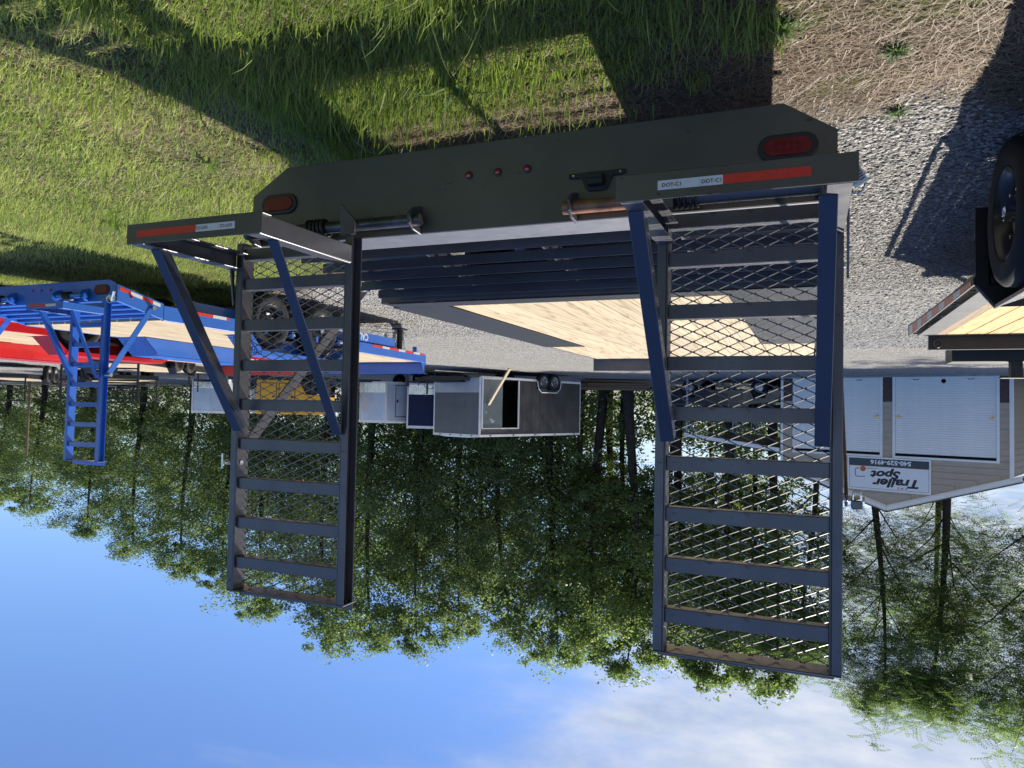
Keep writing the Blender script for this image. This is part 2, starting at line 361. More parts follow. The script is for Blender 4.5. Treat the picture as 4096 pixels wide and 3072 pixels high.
def quadmesh(name, P4, mat, tint=None, smooth=False):       # P4: (n, k, 3) faces of k corners each
    n, k, _ = P4.shape; me = bpy.data.meshes.new(name)
    me.vertices.add(n*k); me.vertices.foreach_set('co', P4.reshape(-1).astype(np.float32))
    me.loops.add(n*k); me.loops.foreach_set('vertex_index', np.arange(n*k, dtype=np.int32))
    me.polygons.add(n); me.polygons.foreach_set('loop_start', np.arange(0, n*k, k, dtype=np.int32))
    if tint is not None:
        a = me.attributes.new('tint', 'FLOAT', 'FACE'); a.data.foreach_set('value', tint.astype(np.float32))
    me.materials.append(M[mat]); me.update(calc_edges=True); return me
def linkme(name, me, parent=None):
    o = bpy.data.objects.new(name, me); COL.objects.link(o); o.parent = parent; return o
def vnoise(x, y, s=1.0, seed=0):                            # smooth value noise
    x = x*s+seed*17.3; y = y*s+seed*9.1; xi = np.floor(x).astype(int); yi = np.floor(y).astype(int); fx = x-xi; fy = y-yi
    fx = fx*fx*(3-2*fx); fy = fy*fy*(3-2*fy)
    def h(a, b):
        q = np.sin(a*127.1+b*311.7+seed)*43758.5453; return q-np.floor(q)
    return (h(xi, yi)*(1-fx)+h(xi+1, yi)*fx)*(1-fy)+(h(xi, yi+1)*(1-fx)+h(xi+1, yi+1)*fx)*fy
def sstep(a, b, x):
    t = np.clip((x-a)/(b-a), 0, 1); return t*t*(3-2*t)

# ------------------------------------------------------------------ ground
def zones(x, y):                                            # grass, straw, gravel weights
    n = vnoise(x, y, 1.1, 1)*.6+vnoise(x, y, 3.1, 2)*.3+vnoise(x, y, 9, 3)*.15-.5
    yb = np.where(x > 0, 4.0+.60*np.minimum(x, 7)+.12*np.maximum(x-7, 0), 3.9-.10*np.minimum(-x, 8))
    gv = sstep(-.25, .35, y-yb+n*.9)
    gr = sstep(-.1, .45, (x-.42-.22*np.maximum(y-2.7, 0))+n*.7)*(1-sstep(-.9, -.2, y-yb+n*1.0))
    under = sstep(2.85, 3.25, y+n*.5)*(1-sstep(2.05, 2.4, x))
    gr = gr*(1-.93*under)
    patch = sstep(.58, .7, vnoise(x, y, 1.7, 5))*sstep(2.2, 2.6, x)
    gr = gr*(1-.15*patch)
    wild = sstep(.70, .80, vnoise(x, y, 3.3, 8))*.7
    gr = np.maximum(gr, wild*(1-gv)*(x < .5))
    return np.clip(gr, 0, 1), np.clip(gv, 0, 1)
def gz(x, y):
    near = (np.abs(x) < 30) & (y < 30)
    return np.where(near, (vnoise(x, y, .9, 4)-.5)*.03*(1-zones(x, y)[1])+(vnoise(x, y, 5, 6)-.5)*.012, 0)
def axis(lo, hi, step, far):
    a = np.arange(lo, hi, step); g = []; d = step
    x = hi
    while x < far: g.append(x); d *= 1.35; x += d
    g.append(far); b = []; x = lo; d = step
    while x > -far: d *= 1.35; x -= d; b.append(max(x, -far))
    return np.array(sorted(set(b+list(a)+g)))
def ground():
    xs = axis(-4, 11, .09, 700); ys = axis(0, 13, .09, 700)
    X, Y = np.meshgrid(xs, ys); x = X.ravel(); y = Y.ravel(); z = np.zeros_like(x)
    near = (np.abs(x) < 30) & (y < 30)
    gr, gv = zones(x, y)
    z = gz(x, y)
    nx, ny = len(xs), len(ys)
    idx = np.arange(nx*ny).reshape(ny, nx)
    q = np.stack([idx[:-1, :-1], idx[:-1, 1:], idx[1:, 1:], idx[1:, :-1]], -1).reshape(-1, 4)
    me = bpy.data.meshes.new('ground'); me.vertices.add(len(x)); me.vertices.foreach_set('co', np.stack([x, y, z], 1).reshape(-1).astype(np.float32))
    me.loops.add(q.size); me.loops.foreach_set('vertex_index', q.reshape(-1).astype(np.int32))
    me.polygons.add(len(q)); me.polygons.foreach_set('loop_start', np.arange(0, q.size, 4, dtype=np.int32))
    ca = me.color_attributes.new('zone', 'FLOAT_COLOR', 'POINT')
    ca.data.foreach_set('color', np.stack([gr, 1-gr, gv, np.ones_like(gr)], 1).reshape(-1).astype(np.float32))
    me.materials.append(M['ground']); me.update(calc_edges=True)
    me.polygons.foreach_set('use_smooth', [True]*len(me.polygons))
    tag(linkme('ground', me), 'gravel yard turning to straw and grass near the ramps', kind='structure')
ground()
def blades(n, box, keep, hmin, hmax, w, mat, name, label, lean=.6, flat=0, seg=3):
    x = rng.uniform(box[0], box[1], n); y = rng.uniform(box[2], box[3], n)
    k = keep(x, y) > rng.random(n); x = x[k]; y = y[k]; n = len(x)
    hs = (rng.random(n)**1.6*(hmax-hmin)+hmin)*(.55+.9*vnoise(x, y, 2.3, 11))
    az = rng.uniform(0, 2*PI, n); ln = rng.random(n)*lean+.08
    if flat: ln = flat+rng.random(n)*.6
    dx = np.cos(az)*hs*ln; dy = np.sin(az)*hs*ln
    fx = -np.sin(az+rng.normal(0, .5, n)); fy = np.cos(az+rng.normal(0, .5, n)); ww = w*rng.uniform(.6, 1.5, n)
    base = np.stack([x, y, gz(x, y)-(.012 if not flat else .001)], 1); side = np.stack([fx, fy, np.zeros(n)], 1)
    ts = (0, .38, .74, 1.0) if seg == 3 else (0, .55, 1.0); lv = []
    for t in ts:
        vert = t*(1-.45*t*np.minimum(ln, 1)) if not flat else t*(1-t*.75)*.45+.02
        c = base+np.stack([dx*t**1.7, dy*t**1.7, hs*vert], 1)
        s_ = side*(ww*(1-t**1.6*.94))[:, None]/2; lv.append((c-s_, c+s_))
    P = np.stack([np.stack([lv[i][0], lv[i][1], lv[i+1][1], lv[i+1][0]], 1) for i in range(seg)], 1).reshape(-1, 4, 3)
    tint = np.repeat(np.clip(rng.beta(2, 2.5, n)*.75+.55*vnoise(x, y, 1.9, 13)-.15, 0, 1), seg)
    o = linkme(name, quadmesh(name, P, mat, tint)); tag(o, label, None, None, 'stuff'); return o
def g_tall(x, y):
    gr, gv = zones(x, y); return gr*(1-gv)*np.where(x < 2.45, 1, .30*sstep(.42, .62, vnoise(x, y, 2.1, 21)))
def g_short(x, y):
    gr, gv = zones(x, y); return np.clip(gr*(1-gv), 0, 1)*sstep(1.75, 2.2, x)
def g_straw(x, y):
    gr, gv = zones(x, y); return np.clip(1.0-.6*gr, 0, 1)*(1-gv)+.07*gv*sstep(.6, .8, vnoise(x, y, 1.3, 9))
blades(80000, (.1, 3.4, 1.2, 4.0), g_tall, .03, .135, .0052, 'grass', 'tall_grass', 'tall uncut green grass under the ramps')
blades(9000, (-.9, 6.5, 1.5, 7), lambda x, y: zones(x, y)[0]*(1-zones(x, y)[1])*.5*sstep(.5, .7, vnoise(x, y, 1.5, 33)), .10, .26, .008, 'grass', 'long_grass', 'longer coarse grass standing out of the lawn')
blades(190000, (1.8, 9.0, 1.2, 8.0), g_short, .025, .08, .0055, 'lawn', 'lawn', 'short yellowing lawn beside the parked trailers', .9, seg=2)
blades(135000, (-2.4, 3.4, 1.8, 5.6), g_straw, .02, .105, .0027, 'straw', 'dry_straw', 'dry brown straw littering the ground by the gravel', flat=1.0, seg=2)
blades(30000, (2.0, 8.5, 2.2, 8.6), g_straw, .05, .14, .005, 'straw', 'dry_thatch', 'dead grass thatch between lawn and gravel', flat=1.0, seg=2)
def chips(n, box, smin, smax, name, label, dens=1):
    x = rng.uniform(box[0], box[1], n); y = rng.uniform(box[2], box[3], n)
    k = zones(x, y)[1]*dens > rng.random(n)*.9+.05; x = x[k]; y = y[k]; n = len(x)
    s = smin+(smax-smin)*rng.random(n)**2.2
    a = rng.uniform(0, 2*PI, n); K = 4
    tx = rng.normal(0, .24, n); ty = rng.normal(0, .24, n); zc = gz(x, y)+s*.10+rng.random(n)*.008
    top = []; bot = []
    for i in range(K):
        t = a+i*2*PI/K+rng.normal(0, .25, n); r = s*rng.uniform(.45, 1.0, n)
        px = np.cos(t)*r; py = np.sin(t)*r*.75; pz = px*tx+py*ty
        top.append(np.stack([x+px*.9, y+py*.9, zc+pz+s*.12], 1)); bot.append(np.stack([x+px, y+py, zc+pz-s*.12], 1))
    T = np.stack(top, 1); B = np.stack(bot, 1)
    me = bpy.data.meshes.new(name); vs = np.concatenate([T, B], 1).reshape(-1, 3); b = np.arange(n)[:, None]*2*K
    f5 = (b+np.arange(K)); f4 = np.stack([np.stack([b[:, 0]+i, b[:, 0]+K+i, b[:, 0]+K+(i+1) % K, b[:, 0]+(i+1) % K], 1) for i in range(K)], 1).reshape(-1, 4)
    loops = np.concatenate([f5.reshape(-1), f4.reshape(-1)]); st = np.concatenate([np.arange(n)*K, n*K+np.arange(len(f4))*4])
    me.vertices.add(len(vs)); me.vertices.foreach_set('co', vs.reshape(-1).astype(np.float32))
    me.loops.add(len(loops)); me.loops.foreach_set('vertex_index', loops.astype(np.int32))
    me.polygons.add(len(st)); me.polygons.foreach_set('loop_start', st.astype(np.int32))
    tn = rng.random(n); at = me.attributes.new('tint', 'FLOAT', 'FACE'); at.data.foreach_set('value', np.concatenate([tn, np.repeat(tn, K)]).astype(np.float32))
    me.materials.append(M['chip']); me.update(calc_edges=True)
    tag(linkme(name, me), label, None, None, 'stuff')
chips(46000, (-2.6, .6, 3.2, 9.0), .006, .023, 'gravel', 'grey slate chip gravel between the two black trailers')
chips(15000, (1.8, 8.5, 4.8, 13), .012, .032, 'gravel', 'grey gravel beyond the grass under the flatbeds')
chips(13000, (-3, 3.5, 9.0, 17), .014, .036, 'gravel', 'grey gravel of the yard beyond the slate chips', .9)

# ------------------------------------------------------------------ wheels, tape and other shared parts
def tyre_prof(r, w):
    return [(-w*.30, r*.60), (-w*.46, r*.66), (-w*.52, r*.80), (-w*.47, r*.93), (-w*.36, r*.985), (-w*.12, r), (-w*.11, r*.975), (-w*.04, r*.975), (-w*.03, r), (w*.03, r), (w*.04, r*.975), (w*.11, r*.975), (w*.12, r), (w*.36, r*.985), (w*.47, r*.93), (w*.52, r*.80), (w*.46, r*.66), (w*.30, r*.60)]
def rim_prof(r, w, sgn=-1):
    return [(sgn*w*.40, r*.635), (sgn*w*.44, r*.62), (sgn*w*.36, r*.585), (sgn*w*.30, r*.555), (sgn*w*.02, r*.53), (sgn*w*.00, r*.45), (sgn*w*.14, r*.36), (sgn*w*.16, r*.30), (sgn*w*.08, r*.24), (sgn*w*.08, .001)]
def wheel(parent, c, r=.36, w=.21, sgn=-1, rim='rim', hub='chrome', n=32):
    t = obj('wheel', MB().lathe(tyre_prof(r, w), 'x', n), 'rubber', parent, c, smooth=True)
    rm = obj('rim', MB().lathe(rim_prof(r, w, sgn), 'x', n), rim, t, smooth=True)
    h = MB().lathe([(sgn*w*.08, .044), (sgn*w*.46, .038), (sgn*w*.47, .030), (sgn*w*.42, .026), (sgn*w*.42, .001)], 'x', 18)
    obj('hub_cap', h, hub, t, smooth=True)
    ln = MB()
    for k in range(6):
        a = k*PI/3; ln.lathe([(sgn*w*.14, .011), (sgn*w*.27, .010), (sgn*w*.28, .001)], 'x', 6, (0, math.cos(a)*r*.33, math.sin(a)*r*.33))
    ln.f = list(ln.f); obj('lug_nuts', ln, 'zinc', t); 
    hl = MB()
    for k in range(8):
        a = (k+.5)*PI/4; hl.lathe([(sgn*w*.125, .001), (sgn*w*.125, .016)], 'x', 8, (0, math.cos(a)*r*.425, math.sin(a)*r*.425))
    obj('rim_holes', hl, 'dark', t)
    return t
def tape_run(parent, x, y0, y1, z0f, z1f, pat, nx=-1, t=.002):   # red and white stickers along y on a face at x
    y = y0; i = 0
    while y < y1-.02:
        ln = pat[i % 2]; e = min(y+ln, y1)
        m = MB(); a = x; b = x+nx*t
        m.add([(a, y, z0f(y)), (a, e, z0f(e)), (a, e, z1f(e)), (a, y, z1f(y)), (b, y, z0f(y)), (b, e, z0f(e)), (b, e, z1f(e)), (b, y, z1f(y))],
              [(0, 1, 2, 3), (4, 5, 6, 7), (0, 1, 5, 4), (1, 2, 6, 5), (2, 3, 7, 6), (3, 0, 4, 7)])
        obj('reflective_tape', m, 'tape_red' if i % 2 == 0 else 'tape_white', parent); y = e; i += 1
def oval(mb, cx, cz, hw, hh, y0, y1, n=10):
    pts = []
    for k in range(n+1): a = -PI/2+PI*k/n; pts.append((cx+hw-hh+hh*math.cos(a), cz+hh*math.sin(a)))
    for k in range(n+1): a = PI/2+PI*k/n; pts.append((cx-hw+hh+hh*math.cos(a), cz+hh*math.sin(a)))
    return mb.prism(pts, 'y', y0, y1)
def tail_light(parent, cx, cz, dots=True):
    g = obj('tail_light', oval(MB(), cx, cz, .102, .048, -.010, 0), 'plastic', parent, bev=.003)
    obj('lens', oval(MB(), cx, cz, .081, .031, -.016, -.008), 'redlens', g, bev=.002)
    if dots:
        d = MB()
        for i in range(4):
            for j in (-1, 1): d.lathe([(-.0165, .0085), (-.0185, .0075), (-.0185, .0045), (-.0165, .003)], 'y', 10, (cx-.036+i*.024, 0, cz+j*.0115))
        obj('diode_cells', d, 'redlens', g)
def expanded(mb, x0, x1, z0, z1, y, L=.088, Sw=.038, th=.0020, w=.0040):
    nx = int(round((x1-x0)/(L/2))); dx = (x1-x0)/nx; nz = int((z1-z0)/(Sw/2)); wv = Vector((0, .74, .67))
    for j in range(nz+1):
        for i in range(nx):
            if (i+j) % 2: continue
            for dj in (-1, 1):
                if not 0 <= j+dj <= nz: continue
                a = Vector((x0+i*dx, y, z0+j*Sw/2)); b = Vector((x0+(i+1)*dx, y, z0+(j+dj)*Sw/2)); e = (b-a)*.10
                mb.bar(a-e*.0, b, th, w, wv)
        for i in range(nx+1):
            if (i+j) % 2 == 0: mb.bar((x0+i*dx-.009, y, z0+j*Sw/2), (x0+i*dx+.009, y, z0+j*Sw/2), th*1.4, w*1.15, wv)
    return mb

# ------------------------------------------------------------------ a loading ramp standing up at a trailer's tail
def ramp(T, x0, x1, yr, zlow, ztop, mat, rungs, mesh, foot_y, foot_z, leg_z, flip, txt, arm_mat=None, dep=.076, fl=.040, s=1.0):
    yf = yr+dep
    rails = MB()
    for sd, xe in ((1, x0), (-1, x1)):      # web inside, flanges pointing outwards
        w0, w1 = sorted((xe+sd*fl, xe+sd*(fl-.006)))
        rails.box(w0, w1, yr, yf, zlow, ztop)
        f0, f1 = sorted((xe, xe+sd*(fl-.006)))
        rails.box(f0, f1, yr, yr+.006, zlow, ztop); rails.box(f0, f1, yf-.006, yf, zlow, ztop)
    R = obj('ramp', rails, mat, T, bev=.0025)
    ends = MB().angle((x0+.012, yr+.004, ztop), (x1+.0, yr+.004, ztop), .078, .006, (0, 1, 0), (0, 0, 1))
    # lip of the ramp: an angle iron laid across the rail tops
    ends = MB().box(x0, x1, yr, yf+.030, ztop, ztop+.006).box(x0+.02, x1, yf+.024, yf+.030, ztop-.0+.006, ztop+.046)
    obj('top_angle', ends, mat, R, bev=.002)
    xi0, xi1 = x0+fl, x1-fl
    rm = MB().box(xi0, xi1, yr+.014, yr+.020, -.026*s, .026*s).box(xi0, xi1, yr+.020, yf-.010, .020*s, .026*s).box(xi0, xi1, yr+.020, yf-.010, -.026*s, -.020*s)
    r0 = None
    for z in rungs:
        if r0 is None: r0 = obj('rung', rm, mat, R, (0, 0, z), bev=.002)
        else: again(r0, R, (0, 0, z))
    if mesh: obj('expanded_metal', expanded(MB(), xi0-.004, xi1+.004, zlow+.02, ztop-.005, yf-.004), 'mesh_steel', R)
    # foot: bar, two arms back to the rails, two legs up to the rails
    bh = .080*s; fb = MB().box(x0-.012, x1+.012, foot_y, foot_y+.006, foot_z, foot_z+bh).box(x0-.012, x1+.012, foot_y+.006, foot_y+.055, foot_z, foot_z+.006)
    F = obj('foot_bar', fb, 'ground_tinted_steel' if mesh else mat, R, bev=.002)
    for sd, xe in ((1, x0), (-1, x1)):
        am = MB().angle((xe, foot_y+.008, foot_z+.004), (xe, yr-.004, foot_z+.03-.03), .076*s, .006, (0, 0, 1), (sd, 0, 0))
        am.box(min(xe, xe+sd*.066), max(xe, xe+sd*.066), foot_y+.01, yr-.01, foot_z+.074*s, foot_z+.080*s)
        obj('arm', am, mat, R, bev=.002)
        ins = .034 if xe < .1 and mesh else 0.0
        a = Vector((xe+sd*(.050*s+ins), foot_y+.105, foot_z+bh)); b = Vector((xe+sd*(.072+ins*.5), yr-.012, leg_z)); d = (b-a).normalized()
        vx = Vector((-sd, 0, 0)); vx = (vx-d*vx.dot(d)).normalized(); vy = Vector((0, 1, 0)); vy = (vy-d*vy.dot(d)).normalized()
        obj('leg', MB().angle(a, b, .050*s, .006, vx, vy), 'sky_tinted_steel' if mesh else mat, R, bev=.002)
    # sticker pair on the foot bar
    cx = (x0+x1)/2; tw = (x1-x0)
    zr = foot_z+bh*.35; tz = .027*s; yy = foot_y-.002
    if flip: rx0, rx1, wx0, wx1 = x0+tw*.165, x0+tw*.53, x0+tw*.53, x0+tw*.82
    else: rx0, rx1, wx0, wx1 = x0+tw*.46, x0+tw*.93, x0+tw*.17, x0+tw*.46
    obj('reflective_tape', MB().box(rx0, rx1, yy, foot_y, zr, zr+tz), 'tape_red', R); obj('reflective_tape', MB().box(wx0, wx1, yy, foot_y, zr, zr+tz), 'tape_white', R)
    if txt:
        for fx in (.055, wx1-wx0-.016):
            if flip: lettering('tape_lettering', txt, 'ink_red', R, .0155, (wx1-fx+.043, yy-.0006, zr+.0195), (PI/2, PI, 0), 0, .0002, 1, depth=.0002)
            else: lettering('tape_lettering', txt, 'ink_red', R, .0155, (wx0+fx-.043, yy-.0006, zr+.008), (PI/2, 0, 0), 0, .0002, 1, depth=.0002)
    return R

# ------------------------------------------------------------------ flatbed trailers with a dovetail and stand-up ramps
def deck_boards(T, x0, x1, y0, y1, z, n, mat, gap=.009, th=.038):
    w = (x1-x0)/n; b0 = None
    m = MB().box(gap/2, w-gap/2, 0, y1-y0, -th, 0)
    for i in range(n):
        p = (x0+i*w, y0, z+random.uniform(-.0015, .0015))
        if b0 is None: b0 = obj('deck_board', m, mat, T, p, bev=.003)
        else: again(b0, T, p)
def hinge(T, xa, xb, y, z, mat, pipe, face, spring_x):
    P = obj('hinge_pipe', MB().tube([(xa, y, z), (xb, y, z)], .026, 14), pipe, T, smooth=True)
    for x in (xa+.035, xb-.035):
        lug = MB().prism([(face, z-.075), (y-.01, z-.055), (y-.046, z-.02), (y-.046, z+.02), (y-.01, z+.042), (face, z+.050)], 'x', x-.006, x+.006)
        obj('hinge_lug', lug, mat, P, bev=.002)
    sp = MB(); pts = [(spring_x-.05+.10*k/60, y+.037*math.cos(k*PI/6), z+.037*math.sin(k*PI/6)) for k in range(61)]
    obj('ramp_spring', sp.tube(pts, .0075, 6), 'black', P, smooth=True)
    return P

def main_trailer():
    T = empty('flatbed_trailer', (-.089, 2.776, 0))
    tag(T, 'charcoal flatbed trailer with pine deck, two mesh ramps standing up at its tail', 'trailer')
    Wd = 2.59
    poly = [(0, .405), (.18, .288), (Wd-.2, .288), (Wd, .41), (Wd, .655), (0, .655)]
    bm = MB().prism(poly, 'y', 0, .008)
    B = obj('rear_beam', bm, 'ground_tinted_steel', T, bev=.002)
    obj('top_flange', MB().box(.006, Wd-.006, .009, .215, .646, .656).box(.02, Wd-.02, .20, .208, .50, .6455), 'sun_glare_steel', T, bev=.002)
    tail_light(T, .165, .452); tail_light(T, 2.428, .462, False)
    for x in (1.167, 1.299, 1.432):
        g = obj('marker_light', MB().lathe([(-.001, .017), (-.006, .017), (-.007, .012)], 'y', 14, (x, 0, .4245)), 'plastic', T)
        obj('lens', MB().lathe([(-.006, .0125), (-.012, .010), (-.0145, .004), (-.015, .0005)], 'y', 12, (x, 0, .4245)), 'redbright', g, smooth=True)
    L = MB().prism([(.755, .495), (.985, .495), (.985, .478), (.93, .470), (.905, .452), (.885, .415), (.86, .40), (.825, .415-.0), (.81, .46), (.79, .472), (.755, .478)], 'y', -.012, 0)
    L = MB().prism([(.755, .468), (.985, .468), (.985, .487), (.935, .490), (.925, .505), (.915, .535), (.90, .545), (.838, .545), (.825, .535), (.808, .49), (.755, .487)], 'y', -.012, 0)
    pl = obj('plate_light_bracket', L, 'plastic', T, bev=.002)
    obj('lamp_housing', MB().prism([(.838, .483), (.902, .483), (.902, .528), (.838, .528)], 'y', -.045, -.012).box(.838, .902, -.050, -.045, .490, .505), 'plastic', pl, bev=.003)
    obj('screws', MB().lathe([(-.012, .006), (-.015, .004), (-.015, .0005)], 'y', 8, (.775, 0, .478)).lathe([(-.012, .006), (-.015, .004), (-.015, .0005)], 'y', 8, (.965, 0, .478)), 'zinc', pl)
    hinge(T, .02, .99, -.056, .617, 'steel', 'rust', 0, .52)
    hinge(T, 1.63, 2.57, -.056, .611, 'steel', 'worn_pipe', 0, 2.16)
    obj('pipe_sleeve', MB().tube([(.03, -.056, .617), (.60, -.056, .617)], .031, 14), 'steel', T, smooth=True)
    # dovetail slats
    sm = MB().box(.02, Wd-.02, 0, .006, -.051, 0).box(.02, Wd-.02, .006, .014, -.009, -.003); s0 = None
    for i in range(5):
        y = .345+i*.187; p = (0, y, .669+i*.0185)
        if s0 is None: s0 = obj('dovetail_slat', sm, 'sky_tinted_steel', T, p, bev=.002)
        else: again(s0, T, p)
    rl = [(.20, .58), (1.27, .70), (1.27, .62), (.20, .48)]
    r0 = None
    for x in (.012, .62, 1.29, 1.93, Wd-.024):
        m = MB().prism(rl, 'x', 0, .012)
        r0 = obj('dovetail_rail', m, 'steel', T, (x, 0, 0)) if r0 is None else again(r0, T, (x, 0, 0))
    for x0, x1 in ((.03, .615), (1.945, 2.56)):
        obj('added_shade_pan', MB().add([(x0, .21, .50), (x1, .21, .50), (x1, 1.26, .625), (x0, 1.26, .625), (x0, .21, .494), (x1, .21, .494), (x1, 1.26, .619), (x0, 1.26, .619)], [(0, 1, 2, 3), (4, 5, 6, 7), (0, 1, 5, 4), (1, 2, 6, 5), (2, 3, 7, 6), (3, 0, 4, 7)]), 'black', T)  # unseen pans added below the slats to keep sun off the ground
    # deck: front edge of the dovetail, tread plates, boards
    z = .76; ya, yb = 1.235, 6.32
    obj('deck_edge', MB().box(.0, Wd, ya, ya+.006, z-.085, z-.006).box(0, Wd, ya+.006, ya+.06, z-.085, z-.079), 'steel', T, bev=.002)
    obj('tread_plate', MB().box(.0, Wd, ya-.004, ya+.16, z-.004, z+.002), 'dplate', T)
    for a, b in ((.035, .50), (2.225, 2.645)):
        pm = MB().box(a, b, ya+.162, 4.44, z-.004, z+.002)
        e = b if a < 1 else a
        pm.box(min(e, e+.006), max(e, e+.006), ya+.17, 4.44, z-.02, z+.006)
        obj('tread_plate', pm, 'dplate', T)
    obj('side_rail', MB().box(0.0, .03, ya+.02, yb, z-.10, z-.008), 'steel', T, bev=.002)
    obj('side_rail', MB().box(2.60, 2.65, ya+.02, yb, z-.09, z-.008), 'steel', T, bev=.002)
    sp = MB().box(2.651, 2.668, 0, .10, z-.075, z-.02); s0 = None
    for k in range(9):
        p = (0, 1.75+k*.55, 0); s0 = obj('stake_pocket', sp, 'black', T, p) if s0 is None else again(s0, T, p)
    deck_boards(T, .505, 2.222, ya+.158, yb-.01, z, 9, 'pine')
    deck_boards(T, .04, .50, 4.446, yb-.01, z, 2, 'pine'); deck_boards(T, 2.226, 2.598, 4.446, yb-.01, z, 2, 'pine')
    hd = MB().box(.0, 2.66, yb, yb+.006, z-.12, z+.145).box(0, 2.66, yb+.006, yb+.055, z+.139, z+.145)
    obj('header_rail', hd, 'steel', T, bev=.003)
    fr = MB()
    for x in (.62, 1.93): fr.box(x, x+.10, 1.23, 6.6, .60, .612).box(x+.044, x+.056, 1.23, 6.6, .42, .60).box(x, x+.10, 1.23, 6.6, .408, .42)
    for k in range(12): fr.box(.05, Wd-.05, 1.35+k*.42, 1.39+k*.42, .64, .718)
    obj('main_frame', fr, 'black', T)
    obj('tongue', MB().bar((.67, 6.5, .5), (1.26, 7.9, .5), .08, .18).bar((1.93, 6.5, .5), (1.34, 7.9, .5), .08, .18).box(1.2, 1.4, 7.8, 8.1, .45, .58), 'black', T)
    obj('jack', MB().tube([(1.3, 7.3, .02), (1.3, 7.3, .9)], .035, 10).box(1.18, 1.42, 7.18, 7.42, .0, .02), 'black', T)
    for x, sg in ((.16, -1), (2.40, 1)):
        for y in (2.45, 3.35): wheel(T, (x, y, .345), .345, .2, sg)
    for y in (2.45, 3.35): obj('axle', MB().tube([(.2, y, .345), (2.4, y, .345)], .04, 8), 'black', T)
    # ramps, each with its strut down to the deck side
    zs = [.708, .850, 1.043, 1.2335, 1.4165, 1.600, 1.784, 1.967, 2.151]
    Ra = ramp(T, -.018, .612, -.085, .655, 2.278, 'steel', zs, True, -.676, .715, 1.52, True, 'DOT-C1')
    Rb = ramp(T, 1.952, 2.602, -.085, .655, 2.278, 'steel', zs, True, -.676, .708, 1.54, False, 'DOT-C2')
    for R, x in ((Ra, -.030), (Rb, 2.614)):
        obj('strut', MB().bar((x, -.06, 1.70), (x, 1.02, .69), .010, .058, (0, 1, .9)), 'steel', R, bev=.002)
        obj('strut_pin', MB().tube([(x-.055, -.055, 1.69), (x+.04, -.055, 1.69)], .012, 8), 'zinc', R); obj('strut_pin', MB().tube([(x-.04, 1.0, .70), (x+.05, 1.0, .70)], .016, 8), 'zinc', R)
        obj('gusset', MB().prism([(-.12, .72), (-.085, .72), (-.085, .95)], 'x', x-.004, x+.004), 'steel', R)
    for x in (.555, 2.01):
        sg = -1 if x < 1 else 1
        obj('ramp_foot_plate', MB().prism([(x, .66), (x+.075*(-sg), .66), (x+.075*(-sg), .60), (x+.0*(-sg), .52)], 'y', -.10, -.088), 'steel', Ra if x < 1 else Rb)
    return T
main_trailer()

